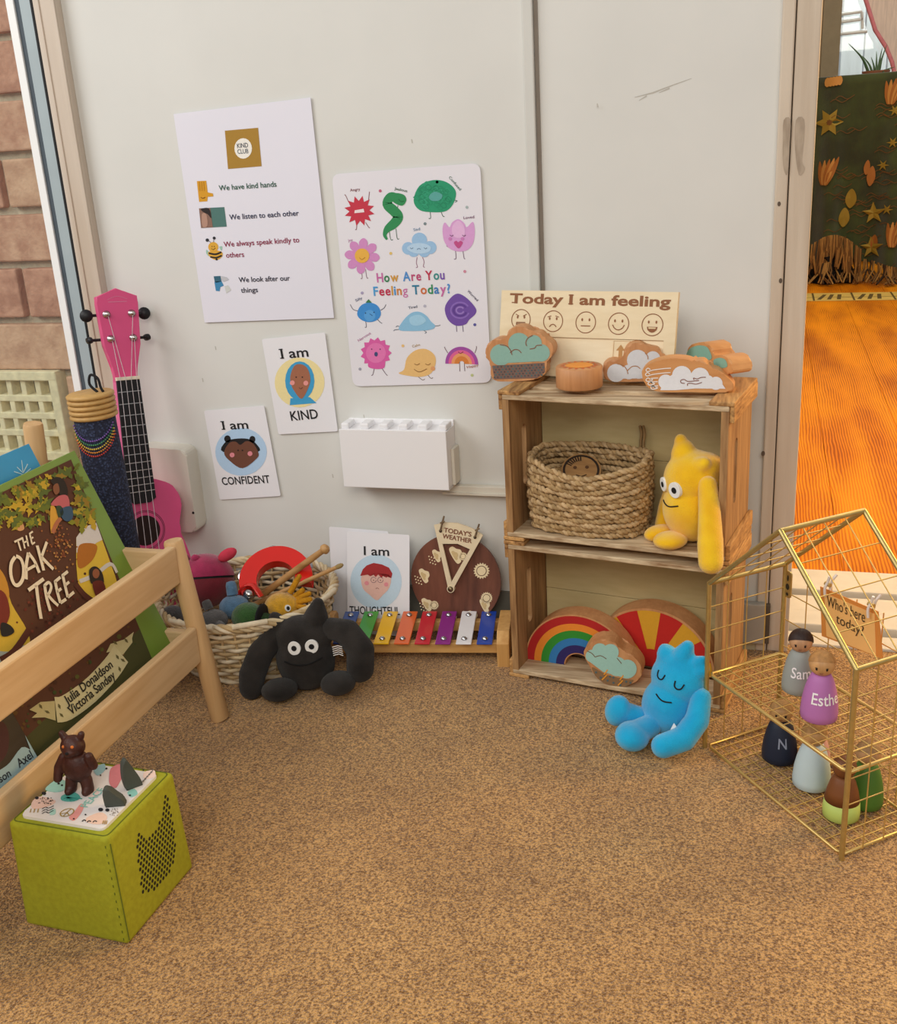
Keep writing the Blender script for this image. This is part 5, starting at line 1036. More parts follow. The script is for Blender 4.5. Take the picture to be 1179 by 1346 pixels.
# ================================================================== BOOK RACK
PI1 = wood('pine_rail', '#dfbe90', '#c79f6e', 'Y', .45, .5, .05, 1.0); PI2 = wood('pine_dowel', '#dcb784', '#c39866', 'Z', .45, .5, .05, 1.0); PI3 = wood('pine_cross', '#dfbe90', '#c79f6e', 'X', .45, .5, .05, 1.0)
bk = thing('book_rack', 'pine book display rack with round legs and flat front rails at the left', 'book rack', (-.28, -.58, 0))
yA, yB = -.331, -.835
for y in (yA, yB):
    mb = MB(); mb.tube([(-.163, y, 0), (-.164, y, .003), (-.1945, y, .2535), (-.1948, y, .2565)], [.011, .0125, .0125, .0112], PI2, 24); obj('leg', mb, bk)
    mb = MB(); mb.tube([(-.402, y, 0), (-.4015, y, .003), (-.373, y, .404), (-.3725, y, .4075)], [.011, .0125, .0125, .0112], PI2, 24); obj('leg', mb, bk)
    for z, xa_ in ((.2265, -.186), (.1155, -.174)):
        mb = MB(); xb2 = -.388+.07*0; mb.box(((xa_+xb2)/2, y-.016*(1 if y == yA else -1), z), (abs(xb2-xa_), .012, .044), PI3, bev=.002); obj('side_rail', mb, bk)
for xr, z in ((-.1905, .2285), (-.178, .1165)):
    mb = MB(); mb.box((xr, (yA+yB)/2, z), (.012, abs(yA-yB)-.024, .051), PI1, bev=.0025); obj('front_rail', mb, bk)
mb = MB(); mb.box((-.395, (yA+yB)/2, .33), (.012, abs(yA-yB)-.024, .05), PI1, bev=.0025); obj('back_rail', mb, bk)
mb = MB(); mb.box((-.245, (yA+yB)/2, .089), (.06, abs(yA-yB)-.06, .01), PI1, bev=.002); obj('ledge', mb, bk)
# ---- books
PG = M('book_pages', '#e9e2d2', .8, .05, 200, stretch=(1, 1, 1)); GC = M('cover_green', '#7a9a3a', .4, .04, 20, coat=.2)
def C2(*L_): return [(x*.28838, 580+y*.28838) for x, y in L_]
def K3(*L_): return [(x*.30912, 930+y*.30912) for x, y in L_]
xb0 = -.2125; q0 = on_x(222, 830, xb0); yr = q0[1]
xt_ = -.33
for _ in range(60):
    q1 = on_x(98, 592, xt_); xt_ += (yr-q1[1])*(-.5)
q1 = on_x(98, 592, xt_); Vb = unit(q1-q0); bpn = Plane(q1, (0, 1, 0), Vb); hB = np.linalg.norm(q1-np.array([q1[0]-Vb[0]/Vb[2]*(q1[2]-.096), q1[1], .096])); wB = .31
t = thing('picture_book', 'large green-bordered picture book with an autumn tree on its cover in the rack', 'book', bpn.pt(-wB/2, -hB, -.006))
def book(t, pl, w_, h, th, mcov, art, dx=0., dy=0.):
    mb = MB(); mb.prism(pl, [(dx-w_, dy-h), (dx, dy-h), (dx, dy), (dx-w_, dy)], -.0022, 0, mcov, bev=.0006); art(mb); obj('front_cover', mb, t)
    mb = MB(); mb.prism(pl, [(dx-w_, dy-h), (dx, dy-h), (dx, dy), (dx-w_, dy)], -th, -th+.0022, mcov, bev=.0006); obj('back_cover', mb, t)
    mb = MB(); mb.prism(pl, [(dx-w_+.001, dy-h+.003), (dx-.004, dy-h+.003), (dx-.004, dy-.003), (dx-w_+.001, dy-.003)], -th+.0022, -.0022, PG); obj('pages', mb, t)
def oak(mb):
    a = Art(mb, bpn, C2); W_, H_ = wB, hB; bl = .017
    tr_ = bpn.px(93, 604); br_ = bpn.px(196, 858); br_ = (tr_[0]+(br_[0]-tr_[0])*(tr_[1]+H_-.004)/(tr_[1]-br_[1]), -H_+.004)
    R = lambda x, y: ((-W_+.003)*(1-x)+x*(br_[0]*(1-y)+tr_[0]*y), -H_+.004+y*(H_-.004+tr_[1]-.0*x)+(1-x)*0)    # unit square of the picture
    def pb(P, c, n): mb.fan(bpn, smooth2([R(*q) for q in P], 3), ink(c), n)
    mb.poly(bpn, [R(0, 0), R(1, 0), R(1, 1), R(0, 1)], ink('#5a3420'), .0004)
    mb.poly(bpn, [R(.0, .16), R(1, .22), R(1, .0), R(0, 0)], ink('#4a4a22'), .0006)
    # light clearings either side of a broad trunk
    a.poly([(345, 440), (370, 405), (400, 385), (436, 372), (522, 612), (545, 690), (480, 735), (420, 725), (372, 690), (352, 640), (345, 560)], '#e3bf3e', .0008)
    a.poly([(345, 440), (370, 405), (400, 385), (436, 372), (464, 450), (440, 462), (400, 490), (346, 510)], '#e0d9d2', .001)
    a.blob([(355, 480), (400, 465), (440, 480), (420, 540), (370, 580), (350, 560)], '#b9701f', .0012); a.line([(360, 640), (430, 610), (500, 560), (530, 600)], .005, '#d9d4cc', .0012)
    a.blob([(-60, 600), (20, 640), (50, 740), (120, 860), (130, 930), (60, 990), (-60, 1010)], '#d8b53a', .0008); a.blob([(-60, 960), (40, 960), (110, 930), (140, 950), (60, 1010), (-60, 1060)], '#a9b0a4', .001)
    a.blob([(-60, 560), (10, 600), (40, 700), (10, 780), (-60, 800)], '#c98f30', .0009)
    a.blob([(60, 390), (95, 370), (108, 400), (85, 410)], '#d9a06a', .001)
    for P in ([(130, 860), (60, 960), (0, 1000)], [(340, 650), (380, 700), (420, 730)], [(200, 880), (150, 920), (120, 960)]): a.line(P, .008, '#5a2c1c', .0013)
    LC = ('#8a8a22', '#b0992a', '#6a7424', '#c9a62c', '#9a7a22', '#5c6a2a')
    rnd = random.Random(4)
    for i in range(300):
        if i < 230: x, y = rnd.uniform(-80, 320), rnd.uniform(165, 420); y += -(x-100)*.45
        else: x, y = rnd.uniform(330, 440), rnd.uniform(120, 390)
        if y > 400 or y < 108+.42*(330-x)*(1 if x < 330 else 0)+(10 if x > 330 else 0) or x > 330+(y-80)*.36: continue
        if 225 < x < 325 and 170 < y < 420: continue
        s = rnd.uniform(20, 40); g = rnd.uniform(0, 6.28); c, sn_ = math.cos(g), math.sin(g)
        a.fan([(x+s*(u*c-v*sn_), y+s*(u*sn_+v*c)) for u, v in ((-1, 0), (-.5, .35), (-.2, .2), (.1, .5), (.3, .22), (1, .1), (.3, -.22), (.1, -.5), (-.2, -.2), (-.5, -.35))], rnd.choice(LC), .0014+i*1e-6)
    for i in range(90):
        x, y = 275+rnd.gauss(0, 30), 490+rnd.gauss(0, 50); a.circ(x, y, rnd.uniform(3, 6), rnd.choice(('#8a4a2a', '#a5602c', '#c08a4a')), .0015, k=6)
    for i in range(120):
        x, y = 250+rnd.gauss(0, 80), 760+rnd.gauss(0, 70)
        a.circ(x, y, rnd.uniform(3, 8), rnd.choice(('#6a2a1c', '#7a3822', '#4a2414')), .0009, k=6)
    # child on a branch, and one below, both seen small
    a.blob([(226, 180), (258, 165), (290, 185), (305, 240), (280, 262), (250, 215)], '#2a2118', .0019); a.blob([(238, 205), (258, 195), (266, 230), (250, 246), (238, 230)], '#8a5638', .002)
    a.blob([(228, 285), (262, 252), (300, 250), (312, 290), (300, 320), (270, 300), (235, 296)], '#c8666a', .0021); a.blob([(270, 312), (318, 300), (326, 350), (300, 368), (276, 350)], '#3a5670', .0022)
    a.blob([(250, 302), (272, 298), (284, 330), (262, 350)], '#3a4a30', .0022); a.line([(272, 352), (250, 380), (234, 420)], .005, '#b9704a', .0021); a.blob([(226, 300), (250, 310), (262, 380), (228, 420)], '#dfa63c', .0017)
    a.blob([(402, 590), (430, 572), (460, 600), (468, 650), (440, 640), (410, 650)], '#2a2018', .0019); a.circ(432, 605, 16, '#9a5c3c', .002, 22); a.blob([(418, 645), (462, 640), (476, 690), (440, 714), (424, 690)], '#6a2418', .002)
    a.blob([(-20, 690), (20, 700), (40, 780), (20, 840), (-20, 850)], '#7a2a1c', .0018); a.blob([(0, 830), (40, 840), (60, 870), (30, 890), (0, 885)], '#1a1a1c', .0019)
    # brush lettering
    CR = '#f3e3c4'
    def ln(P, w_=9): Q = a.q(*P); mb.stroke(bpn, smooth2(Q, 4, False) if len(Q) > 2 else Q, w_*.00033, ink(CR), .0026)
    # THE
    ln([(58, 462), (92, 446)], 7); ln([(74, 456), (88, 502)], 7); ln([(94, 440), (106, 492)], 7); ln([(112, 432), (122, 482)], 7); ln([(98, 468), (118, 456)], 6); ln([(128, 424), (139, 472)], 7); ln([(126, 426), (142, 414)], 6); ln([(133, 448), (144, 440)], 6); ln([(138, 473), (152, 463)], 6)
    # OAK
    ln([(62, 530), (44, 560), (42, 610), (56, 652), (76, 658), (96, 630), (100, 580), (88, 540), (66, 526)], 13); ln([(122, 512), (112, 570), (112, 632)], 13); ln([(122, 512), (150, 550), (172, 602)], 13); ln([(114, 590), (158, 566)], 10); ln([(162, 478), (176, 530), (192, 592)], 13); ln([(206, 462), (182, 530)], 11); ln([(180, 528), (206, 556), (236, 586)], 13)
    # TREE
    ln([(122, 682), (192, 630)], 13); ln([(158, 660), (168, 740), (180, 812)], 14); ln([(196, 660), (206, 720), (222, 776)], 13); ln([(194, 662), (214, 646), (226, 664), (218, 692), (206, 704)], 11); ln([(210, 702), (232, 728), (258, 752)], 12); ln([(244, 640), (254, 690), (268, 740)], 13); ln([(242, 644), (268, 622)], 11); ln([(252, 690), (272, 674)], 10); ln([(268, 740), (294, 722)], 11); ln([(278, 612), (290, 664), (302, 714)], 13); ln([(276, 616), (302, 596)], 11); ln([(288, 660), (308, 644)], 10); ln([(302, 714), (330, 690)], 11)
    # banner of names
    a.line([(250, 1225), (300, 1215), (405, 1140), (500, 1040), (548, 970)], .0285, '#d9cf9e', .0016)
    a.poly([(130, 1225), (180, 1190), (245, 1185), (250, 1275), (200, 1260), (140, 1262), (165, 1240)], '#c7bb86', .0014); a.poly([(480, 965), (500, 925), (560, 905), (606, 870), (598, 900), (600, 918), (556, 975), (520, 955)], '#d0c592', .0014)
    for x, y, g in ((180, 1210, 1), (210, 1235, .5), (265, 1210, 1.2), (275, 1250, .8), (530, 985, 1), (555, 1000, .6), (540, 1040, 1.2), (520, 920, .7), (570, 910, .9)): a.fan([(x+14*math.cos(g), y+14*math.sin(g)), (x+6*math.cos(g+1.5), y+6*math.sin(g+1.5)), (x-14*math.cos(g), y-14*math.sin(g)), (x-6*math.cos(g+1.5), y-6*math.sin(g+1.5))], '#6a6238', .0019)
    a.text('Julia Donaldson', (300, 1205), (510, 1030), '#241c12', .0102, .016, .0023); a.text('Victoria Sandøy', (318, 1252), (522, 1078), '#241c12', .0102, .016, .0023)
    for i in range(60):
        x, y = rnd.uniform(60, 640), 0; y = 1130-(x-300)*.75+rnd.uniform(-110, 60)
        a.circ(x, y, rnd.uniform(4, 12), rnd.choice(('#3a4a1c', '#5a5a22', '#6a4a1c', '#4a2a18')), .0008, k=6)
book(t, bpn, wB, hB, .012, GC, oak)
# blue book behind
bp2 = Plane(bpn.pt(0, 0, -.019), bpn.U, bpn.V); e = bp2.px(38, 583); BC = M('cover_blue', '#2f9bd0', .4, .04, 20, coat=.2)
t = thing('picture_book', 'bright blue book showing only its top corner behind the green-bordered book', 'book', bp2.pt(e[0]-.1, -hB, -.006), 'books in the rack')
def blu(mb):
    a = Art(mb, bp2); 
    for P in (((28, 605), (30, 622)), ((22, 614), (30, 622)), ((36, 610), (30, 622)), ((18, 620), (30, 624)), ((40, 616), (31, 624))): a.line(P, .0012, '#bfe0ea', .0005)
hb2 = hB+e[1]; book(t, bp2, .21, hb2, .010, BC, blu, e[0], e[1])
# dark book in front, lower left
bp3 = Plane(bpn.pt(0, 0, .0105), bpn.U, bpn.V); DKC = M('cover_dark', '#1d1516', .4, .1, 20, coat=.2); e1 = bp3.px(30, 960); tp3 = bp3.px(20, 900)
t = thing('picture_book', 'dark book with a pale blue cloud on its cover low in the rack', 'book', bp3.pt(e1[0]-.1, -hB+.004, -.004), 'books in the rack')
def drk(mb):
    a = Art(mb, bp3, K3); b0 = bp3.px(*K3((140, 215))[0]); ex = e1[0]-.001
    P = smooth2(a.q((-160, 330), (-60, 300), (0, 265), (40, 235), (90, 170), (128, 180)), 3, False)
    mb.poly(bp3, [(ex, -hB+.006), (ex, max(q[1] for q in P))]+P[::-1]+[(P[0][0], -hB+.006)], ink('#9fbcc2'), .0005)
    a.blob([(-30, 90), (10, 60), (36, 110), (30, 190), (-10, 240), (-40, 200)], '#4a2624', .0004)
    a.text('Axel', (80, 258), (140, 212), '#1d2530', .009, .012, .0009); a.text('ldson', (-24, 338), (46, 290), '#1d2530', .008, .012, .0009)
    a.line([(60, 300), (110, 262), (150, 236)], .0014, '#5fa0a0', .0008)
book(t, bp3, .21, hB-.094, .008, DKC, drk, e1[0], -.094)
# ================================================================== GREEN SPEAKER BOX
LM = M('lime_cloth', '#a5a622', .8, .06, 200, .25, 1500, col2='#9a9b1d'); LMS = M('lime_stitch', '#66701a', .8, .05, 100)
TO = np.array([-.1053, -.6776, 0]); ty_ = -.029; tu = np.array([math.cos(ty_), math.sin(ty_), 0]); tv = np.array([-math.sin(ty_), math.cos(ty_), 0]); TRz = RZ(ty_)
def tl_(x, y, z): return TO+tu*x+tv*y+np.array([0, 0, z])
tb = thing('speaker_box', 'lime green padded cube speaker on the carpet with a speckled white top plate', 'speaker', TO)
bm = bmesh.new(); bmesh.ops.create_cube(bm, size=1); hb_, ht_ = .0605, .0572
for q in bm.verts:
    k = hb_ if q.co.z < 0 else ht_; q.co = Vector((math.copysign(k, q.co.x), math.copysign(k, q.co.y), .0 if q.co.z < 0 else .12))
bmesh.ops.bevel(bm, geom=bm.edges[:], offset=.0055, segments=3, affect='EDGES', profile=.6)
mb = MB(); mb.bm(bm, LM, Matrix.Translation(Vector(TO)) @ TRz.to_4x4(), True)
def LC(*L_): return [(x*.22053, 960+y*.22053) for x, y in L_]
sn_ = (hb_-ht_)/.12; fR = Plane(tl_((hb_+ht_)/2, 0, .06), tv, np.array([0, 0, 1.])-tu*sn_); a = Art(mb, fR, LC)
shape = a.q((812, 600), (850, 615), (890, 640), (935, 585), (965, 500), (985, 390), (1005, 395), (1052, 690), (1040, 780), (1000, 880), (940, 940), (850, 968), (835, 880), (822, 780))
def inside(p, P):
    r = False; j = len(P)-1
    for i in range(len(P)):
        if (P[i][1] > p[1]) != (P[j][1] > p[1]) and p[0] < (P[j][0]-P[i][0])*(p[1]-P[i][1])/(P[j][1]-P[i][1])+P[i][0]: r = not r
        j = i
    return r
HD = ink('#1f1d12'); g = .0056
for j in range(-12, 13):
    for i in range(-12, 13):
        p = (i*g+(j % 2)*g/2, j*g*.87)
        if inside(p, shape): mb.fan(fR, arc(p[0], p[1], .0018, .0021, n=10), HD, .0003)
obj('body', mb, tb)
mb = MB(); k = ht_-.0035; c_ = [(-k, -k), (k, -k), (k, k), (-k, k)]
tp_ = Plane(tl_(0, 0, .1203), tu, tv); mb.tube([tp_.pt(*q, -.0004) for q in rounded(c_, .006, 5)], .0007, LMS, 5, True)
for x, z0 in ((1, 0), (-1, 0)):
    pass
def edge(x, y, n): return [tl_(x*(hb_+(ht_-hb_)*t), y*(hb_+(ht_-hb_)*t), .12*t) for t in np.linspace(.04, .94, n)]
P = edge(.93, -1.004, 26)
for q0_, q1_ in zip(P[::2], P[1::2]): mb.tube([q0_*.8+q1_*.2, q0_*.2+q1_*.8], .0005, LMS, 4)
mb.tube(edge(.999, -.955, 8), .0006, LMS, 5)
obj('stitching', mb, tb)
mb = MB(); WPL = M('plate_white', '#ece6e3', .35, .01, 10, coat=.2); kp = .0475; tp_ = Plane(tl_(-.001, -.001, .1232), tu, tv); mb.prism(tp_, rounded([(-kp, -kp), (kp, -kp), (kp, kp), (-kp, kp)], .007, 5), -.004, 0, WPL, bev=.001)
a = Art(mb, tp_, LC); rnd = random.Random(3)
for P, c in (([(660, 230), (700, 205), (745, 205), (755, 240), (720, 300), (690, 345), (655, 325), (650, 280)], '#d9838a'), ([(440, 490), (480, 440), (500, 455), (480, 500), (440, 540), (410, 520)], '#e89a92'), ([(370, 390), (440, 370), (480, 400), (440, 425), (370, 420)], '#5bb3a6'), ([(270, 350), (340, 295), (400, 310), (380, 360), (320, 370)], '#9ccfc4'), ([(560, 230), (620, 200), (625, 240), (580, 270)], '#9cc7cf'),
             ([(190, 430), (240, 395), (330, 420), (300, 450), (200, 470)], '#f0c9b8'), ([(520, 520), (600, 490), (640, 520), (600, 560), (520, 550)], '#f2cdb8'), ([(760, 370), (800, 350), (820, 380), (780, 400)], '#8fcabf'), ([(860, 250), (920, 240), (920, 280), (860, 290)], '#f3d6c8'), ([(500, 380), (560, 350), (590, 380), (540, 400)], '#f0d2c6'), ([(300, 480), (330, 470), (330, 500), (300, 505)], '#a9d6cc')): a.blob(P, c, .0003)
for i in range(6): a.line([(400, 400), (380+22*i, 425-6*abs(i-2.5))], .0014, '#3d9a8e', .0005, False)
for x, y, rx in ((220, 405, 12), (262, 378, 14), (600, 475, 15), (640, 478, 13), (635, 230, 7), (730, 235, 6), (855, 240, 6), (775, 390, 7), (510, 505, 6), (440, 530, 6), (600, 270, 5), (420, 340, 6), (350, 320, 8), (370, 330, 7), (690, 430, 7)): a.circ(x, y, rx, '#1f1f24', .0006, rx*.75, 10)
for x, y in ((530, 545), (565, 545), (500, 540)): a.line([(x-10, y+6), (x, y-4), (x+12, y+2)], .0012, '#1f1f24', .0006)
for k_ in range(3): a.line([(180+22*k_, 492), (178+22*k_+8, 470)], .001, '#a5863c', .0006, False); a.line([(250, 500-14*k_), (272, 488-14*k_), (290, 494-14*k_), (320, 480-14*k_)], .001, '#2a2f33', .0006); a.line([(612+10*k_, 562), (618+10*k_, 540)], .0009, '#b08a3c', .0006, False)
for i in range(36): a.circ(230+rnd.uniform(0, 85), 402+rnd.uniform(0, 40), 3.2, '#4a4038', .0006, k=6)
for i in range(22): a.circ(655+rnd.uniform(0, 50), 470+rnd.uniform(0, 40), 3, '#8a8078', .0006, k=6)
pc = a.q((400, 492))[0]; mb.ring(tp_, pc, .0058, .0068, ink('#a5862c'), .0006); 
for g_ in (90, 215, 325, 270): mb.stroke(tp_, [pc, (pc[0]+.006*math.cos(math.radians(g_)), pc[1]+.006*math.sin(math.radians(g_)))], .0009, ink('#a5862c'), .0006)
A, B = a.q((520, 462), (632, 350)); mb.text(tp_, 'PEACE', A, B, ink('#86c4b8'), .0006, .0085, .01)
A, B = a.q((832, 340), (916, 252)); mb.text(tp_, 'MORE LOVE', A, B, ink('#8a8478'), .0006, .005, .01) if False else None
for i in range(7): a.line([(830+12*i, 335-13*i), (842+12*i, 312-13*i)], .001, '#7a746c', .0006, False)
obj('top_plate', mb, tb)
EG = M('ear_grey', '#4a4f48', .7, .06, 60)
for (u, v, P, dn, yaw_) in ((785, 340, [(-.006, 0), (-.0075, .012), (-.006, .027), (-.003, .034), (.0, .032), (.004, .022), (.0085, .010), (.0105, 0)], .0085, .9), (690, 445, [(-.009, 0), (-.0095, .012), (-.0085, .020), (-.004, .0205), (.003, .013), (.009, .0065), (.010, 0)], .0085, .35)):
    b0 = on_z(*LC((u, v))[0], .123); pl = Plane(b0, (math.cos(yaw_), math.sin(yaw_), 0), (0, 0, 1.)); mb = MB(); mb.prism(pl, smooth2(P, 3, False), -dn/2, dn/2, EG, bev=.0015); obj('ear', mb, tb)
# small brown figure standing on it: a plain toy bear
fo = on_z(107, 1041, .1233); BRF = M('figure_brown', '#4a241a', .5, .12, 90, .3, 300, col2='#371811'); fr = Frame(fo+np.array([-.002, .004, 0]), .12, 0, 0, .92)
t = thing('toy_figure', 'small dark brown toy bear figure standing on the lime speaker box', 'toy figure', fo)
fb = soft('body', [(0, 0, .030, .0165, .0135, .019), (0, .001, .055, .0135, .012, .0125), (0, .010, .052, .007, .005, .005)], [[(-.0085, .002, .014, .0068), (-.010, .004, .004, .0066), (-.010, .010, .0035, .0045)], [(.0085, .002, .014, .0068), (.010, .004, .004, .0066), (.010, .010, .0035, .0045)],
     [(-.014, 0, .040, .0056), (-.021, .002, .028, .0054), (-.022, .006, .017, .005)], [(.014, 0, .040, .0056), (.0215, .004, .034, .0052), (.0195, .006, .046, .005)], [(-.010, -.001, .066, .0042), (-.0115, -.001, .069, .0036)], [(.010, -.001, .066, .0042), (.0115, -.001, .069, .0036)]], fr, BRF, t, .0013, 2)
EO = M('eye_amber', '#d8752c', .4, .05, 50)
for sx in (-1, 1): q, n = hit(fb, fr, sx*.0052, .060); mb = MB(); mb.ell(q-n*.0006, .0017, EO, seg=10, rings=8); obj('eye', mb, t)
q, n = hit(fb, fr, 0, .054); mb = MB(); mb.ell(q, (.002, .0015, .0015), EB, seg=10, rings=8); obj('nose', mb, t)
# ================================================================== WIRE HOUSE
BRS = M('brass_rod', '#cdb777', .34, .06, 120, metal=.8); BRW = M('brass_wire', '#dcbc74', .38, .06, 120, metal=.7)
hL, hF, hB = np.array([.469, -.279, 0]), np.array([.616, -.4665, 0]), np.array([.554, -.206, 0]); hD = hF+hB-hL
def hz_(p, z): return np.array([p[0], p[1], z])
he, hs_, ha = .218, .101, .321; rF = .0029; mid = (hL+hF)/2; midb = (hB+hD)/2
hh = thing('wire_house', 'gold wire house-shaped display shelf standing on the carpet at the doorway', 'display house', (hL+hD)/2)
mb = MB(); z0 = .0035
for p in (hL, hF, hB, hD): mb.tube([hz_(p, 0), hz_(p, he)], rF, BRS, 10); mb.ell(hz_(p, he), rF, BRS, seg=10, rings=6)
for p, q in ((hL, hB), (hF, hD)): mb.tube([hz_(p, he), hz_(q, he)], rF, BRS, 10)
for p, q, m_ in ((hL, hF, mid), (hB, hD, midb)):
    for e in (p, q): mb.tube([hz_(e, he), hz_(m_, ha)], rF, BRS, 10)
mb.tube([hz_(mid, ha), hz_(midb, ha)], rF, BRS, 10)
for p in (mid, midb): mb.ell(hz_(p, ha), rF, BRS, seg=10, rings=6)
obj('frame', mb, hh)
def gridplane(P00, P10, P01, P11, nu, nv, r=.00075, m=BRW, rim=0., trans=None):
    mb = MB(); f = lambda s, t: (P00*(1-s)+P10*s)*(1-t)+(P01*(1-s)+P11*s)*t
    for i in range(1, nu): mb.tube([f(i/nu, 0), f(i/nu, 1)], r, m, 5)
    for j in range(1, nv): o = np.array([0, 0, 2*r]); mb.tube([f(0, j/nv)+o*0, f(1, j/nv)+o*0], r, m, 5)
    if rim:
        c_ = [f(.012, .02), f(.988, .02), f(.988, .98), f(.012, .98)]; mb.tube([q for i in range(4) for q in (c_[i]*.97+c_[(i+1) % 4]*.03, c_[i]*.03+c_[(i+1) % 4]*.97)], rim, m, 8, True)
    return mb
obj('floor_grid', gridplane(hz_(hL, z0), hz_(hF, z0), hz_(hB, z0), hz_(hD, z0), 16, 8, rim=.0018), hh)
obj('shelf_grid', gridplane(hz_(hL, hs_), hz_(hF, hs_), hz_(hB, hs_), hz_(hD, hs_), 16, 8, rim=.0022), hh)
obj('side_grid', gridplane(hz_(hL, z0), hz_(hB, z0), hz_(hL, he), hz_(hB, he), 4, 7), hh)
obj('side_grid', gridplane(hz_(hF, z0), hz_(hD, z0), hz_(hF, he), hz_(hD, he), 4, 7), hh)
mb = gridplane(hz_(hB, z0), hz_(hD, z0), hz_(hB, he), hz_(hD, he), 6, 6); obj('back_grid', mb, hh)
obj('roof_grid', gridplane(hz_(hL, he), hz_(hB, he), hz_(mid, ha), hz_(midb, ha), 4, 4), hh)
obj('roof_grid', gridplane(hz_(hF, he), hz_(hD, he), hz_(mid, ha), hz_(midb, ha), 4, 4), hh)
gdir = unit(hD-hB); gin = unit(hL-hB)
bkp = Plane(hz_(hB, 0), gdir, (0, 0, 1))
ou = bkp.px(1036, 768)
for x in (ou[0], np.linalg.norm(hD-hB)-ou[0]):
    mb = MB(); P = rounded([(x-.006, ou[1]-.017), (x+.006, ou[1]-.017), (x+.006, ou[1]+.017), (x-.006, ou[1]+.017)], .004)
    mb.prism(bkp, P, -.0008, .0008, BRS); mb.fan(bkp, arc(x, ou[1]-.003, .0032, .0042, n=12), ink('#2b2414'), .001); mb.fan(bkp, arc(x, ou[1]+.008, .0015, .004, n=10), ink('#2b2414'), .001); mb.fan(bkp, arc(x, ou[1]-.0125, .0022, .0022, n=10), ink('#2b2414'), .001); obj('hanging_bracket', mb, hh)
# sign pegged inside the back gable
sp2 = Plane(hz_(hB, 0)+gin*.012, gdir, (0, 0, 1))
t = thing('sign_card', 'orange card asking who is here today pegged inside the wire house', 'sign', sp2.pt(*sp2.px(1120, 855)))
mb = MB(); OC = M('card_orange', '#d98a3c', .7, .03, 20); OY = M('card_amber', '#f3ba6e', .7, .03, 20)
mb.prism(sp2, sp2.pxs([(1078, 771), (1154, 804), (1160, 866), (1080, 836)]), -.001, 0, OC); mb.prism(sp2, sp2.pxs([(1084, 779), (1150, 807), (1152, 862), (1087, 836)]), .0002, .0008, OY)
a = Art(mb, sp2); a.text("Who's here", (1088, 796), (1138, 818), '#4a3a20', .0125, .0, .0014); a.text('today?', (1100, 818), (1136, 836), '#4a3a20', .0115, .0, .0014)
obj('card', mb, t)
CP = M('clear_peg', '#e8ddd4', .25, .03, 50, coat=.4)
for (u, v, nm) in ((1089, 770, 'left'), (1146, 797, 'right')):
    c = sp2.pt(*sp2.px(u, v), .001); t = thing('clothes_peg', 'tiny pale clothes peg on the %s-hand top corner of the orange card' % nm, 'peg', c-np.array([0, 0, .012]), 'pegs on the orange card')
    for s in (-1, 1):
        mb = MB(); mb.tube(smooth2([c+sp2.N*.003*s+np.array([0, 0, -.012]), c+sp2.N*.004*s+np.array([0, 0, -.002]), c+sp2.N*.003*s+np.array([.002, 0, .006]), c+sp2.N*.005*s+np.array([.005, 0, .013])], 4, False), .0016, CP, 7); obj('jaw', mb, t)
    mb = MB(); mb.tube([c-sp2.U*.004+np.array([0, 0, .002]), c+sp2.U*.004+np.array([0, 0, .002])], .0024, BRW, 8); obj('spring', mb, t)
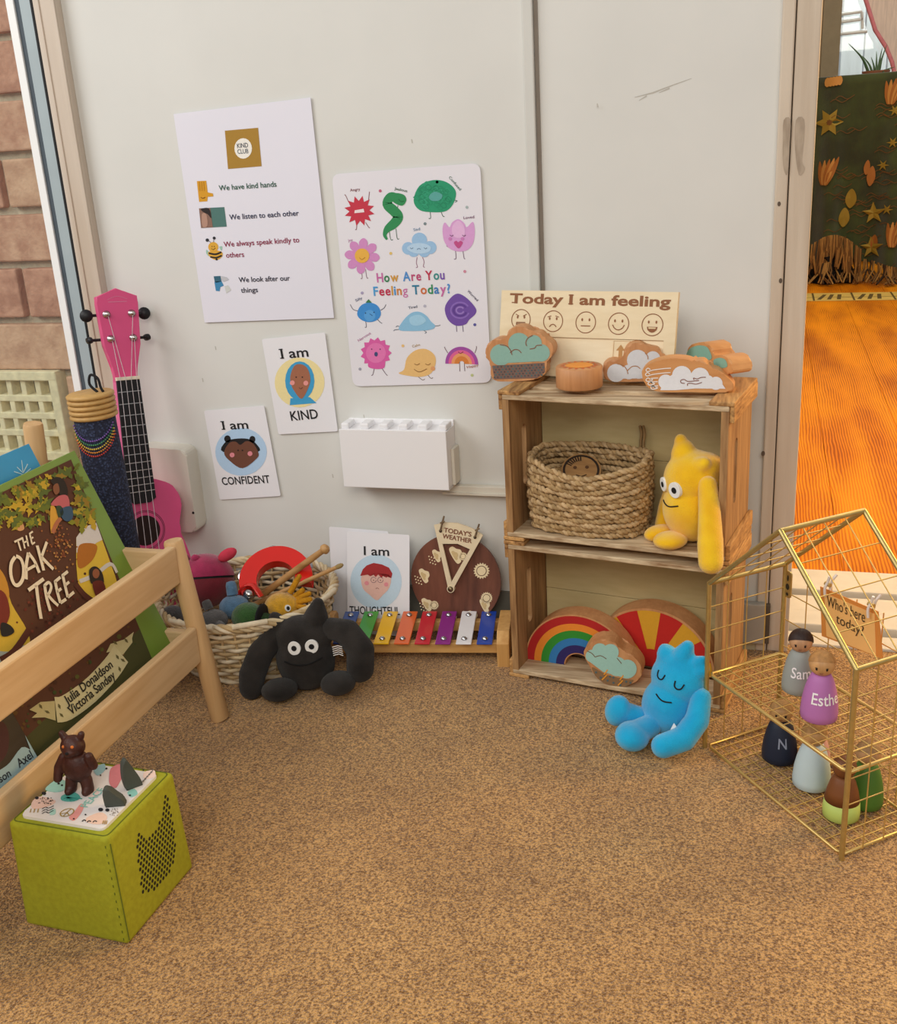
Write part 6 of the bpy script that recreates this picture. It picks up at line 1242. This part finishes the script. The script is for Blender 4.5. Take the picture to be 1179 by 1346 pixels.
# ---- peg people
def projv(P):
    q = RM @ (np.array(P)-CAM); return IH/2+FPX*q[1]/q[2]
def pegman(label, u, v, z, vtop, col, skin, hair, text=None, tcol='#f2eef0', hem=None, haircut='cap', face=True, dxt=0., w_=1., ft=None):
    c = on_z(u, v, z); 
    hh_ = next(h for h in np.linspace(.03, .12, 400) if projv(c+np.array([0, 0, h])) <= vtop)
    k = hh_/.072; yw = -.06 if ft is None else ft
    t = thing('peg_doll', label, 'peg doll', c, 'painted peg dolls'); m = M('peg_paint_'+col.lstrip('#'), col, .55, .03, 30); sk = wood('peg_'+skin.lstrip('#'), skin, '#'+''.join('%02x' % int(int(skin[i:i+2], 16)*.86) for i in (1, 3, 5)), 'Z', .5, .5, .05)
    prof = [(.0165, 0), (.0178, .0012), (.0182, .008), (.0172, .020), (.0150, .032), (.0122, .042), (.0095, .0475), (.0080, .049)]
    prof = [(r*k*w_, q*k) for r, q in prof]; mb = MB()
    if hem: mb.lathe([q for q in prof if q[1] <= .0205*k], c, M('peg_paint_'+hem.lstrip('#'), hem, .55, .03, 30), 32); mb.lathe([(.0172*k*w_, .020*k)]+[q for q in prof if q[1] > .0205*k], c, m, 32)
    else: mb.lathe(prof, c, m, 32)
    cy = Cyl(c, .0216*k*w_, yw, .0146*k*w_, .034*k)
    if text:
        v_, f_ = glyphs(text, .01); hgt = .0115*k; L_ = (v_[:, 0].max()-v_[:, 0].min())*hgt/.69*.9; mb.text(cy, text, (-L_/2+dxt, .022*k), (L_/2+dxt, .022*k), ink(tcol), .0006, hgt, .01)
    obj('body', mb, t)
    hc = c+np.array([0, 0, .0595*k]); hr = .0125*k; mb = MB(); mb.ell(hc, hr, sk, seg=24, rings=16); hd_ = obj('head', mb, t)
    if face:
        s = Sph(hc, hr, yw, -.12); mb = MB()
        for sx in (-1, 1): mb.fan(s, arc(sx*.005*k, .0004*k, .0011*k, .0014*k, n=10), EB, .0003); mb.stroke(s, [(sx*.0065*k, .0016*k), (sx*.005*k, .0022*k), (sx*.0037*k, .0016*k)], .0005*k, EB, .0004)
        mb.stroke(s, smooth2([(-.0018*k, -.0038*k), (0, -.0046*k), (.0018*k, -.0038*k)], 3, False), .0006*k, ink('#8a3a34'), .0004); obj('painted_face', mb, hd_)
    if hair:
        hm = M('peg_hair_'+hair.lstrip('#'), hair, .6, .15, 200, .3, 500, stretch=(1, 1, .2)); mb = MB()
        if haircut == 'bob':
            mb.ell(hc+np.array([0, .0006, .0004]), hr*1.07, hm, RZ(0) @ Matrix.Rotation(math.radians(-34), 3, 'X'), 26, 14, zmin=-.12)
        else: mb.ell(hc+np.array([0, .0006, .0004]), hr*1.05, hm, Matrix.Rotation(math.radians(-26), 3, 'X'), 26, 12, zmin=.05)
        obj('hair', mb, t)
    return t
pegman('grey peg doll with a dark bob and a white painted name on the wire shelf', 1049, 906, hs_+.001, 829, '#9a9f9b', '#c99a70', '#33211c', 'Sam', haircut='bob', dxt=.003)
pegman('mauve peg doll with a light wooden head standing on the wire shelf', 1076, 942, hs_+.001, 857, '#b874b4', '#d2a068', '#c08c52', 'Esthe', dxt=.008)
pegman('navy blue peg doll on the bottom grid at the back of the wire house', 1024, 996, .0045, 921, '#1b2438', '#c79a62', '#b98e58', 'N', '#8d94a8', dxt=.004, w_=1.05)
pegman('pale pink peg doll half hidden behind the pale blue peg doll', 1070, 1003, .0045, 946, '#d9a59c', '#c99a64', '#a9743c', face=False, w_=1.2)
pegman('pale blue peg doll with a striped wooden head in the middle of the bottom grid', 1066, 1030, .0045, 951, '#c3d6da', '#cfa066', '#b58a52', face=False, w_=1.06)
pegman('leaf green peg doll standing behind the front corner post of the wire house', 1136, 1055, .0045, 976, '#4f7a2c', '#c79a6a', '#a88458', face=False)
pegman('brown peg doll with a lime green hem at the front corner of the wire house', 1105, 1071, .0045, 994, '#7d4a24', '#7d4a24', None, hem='#bccf6a', face=False, w_=1.05)
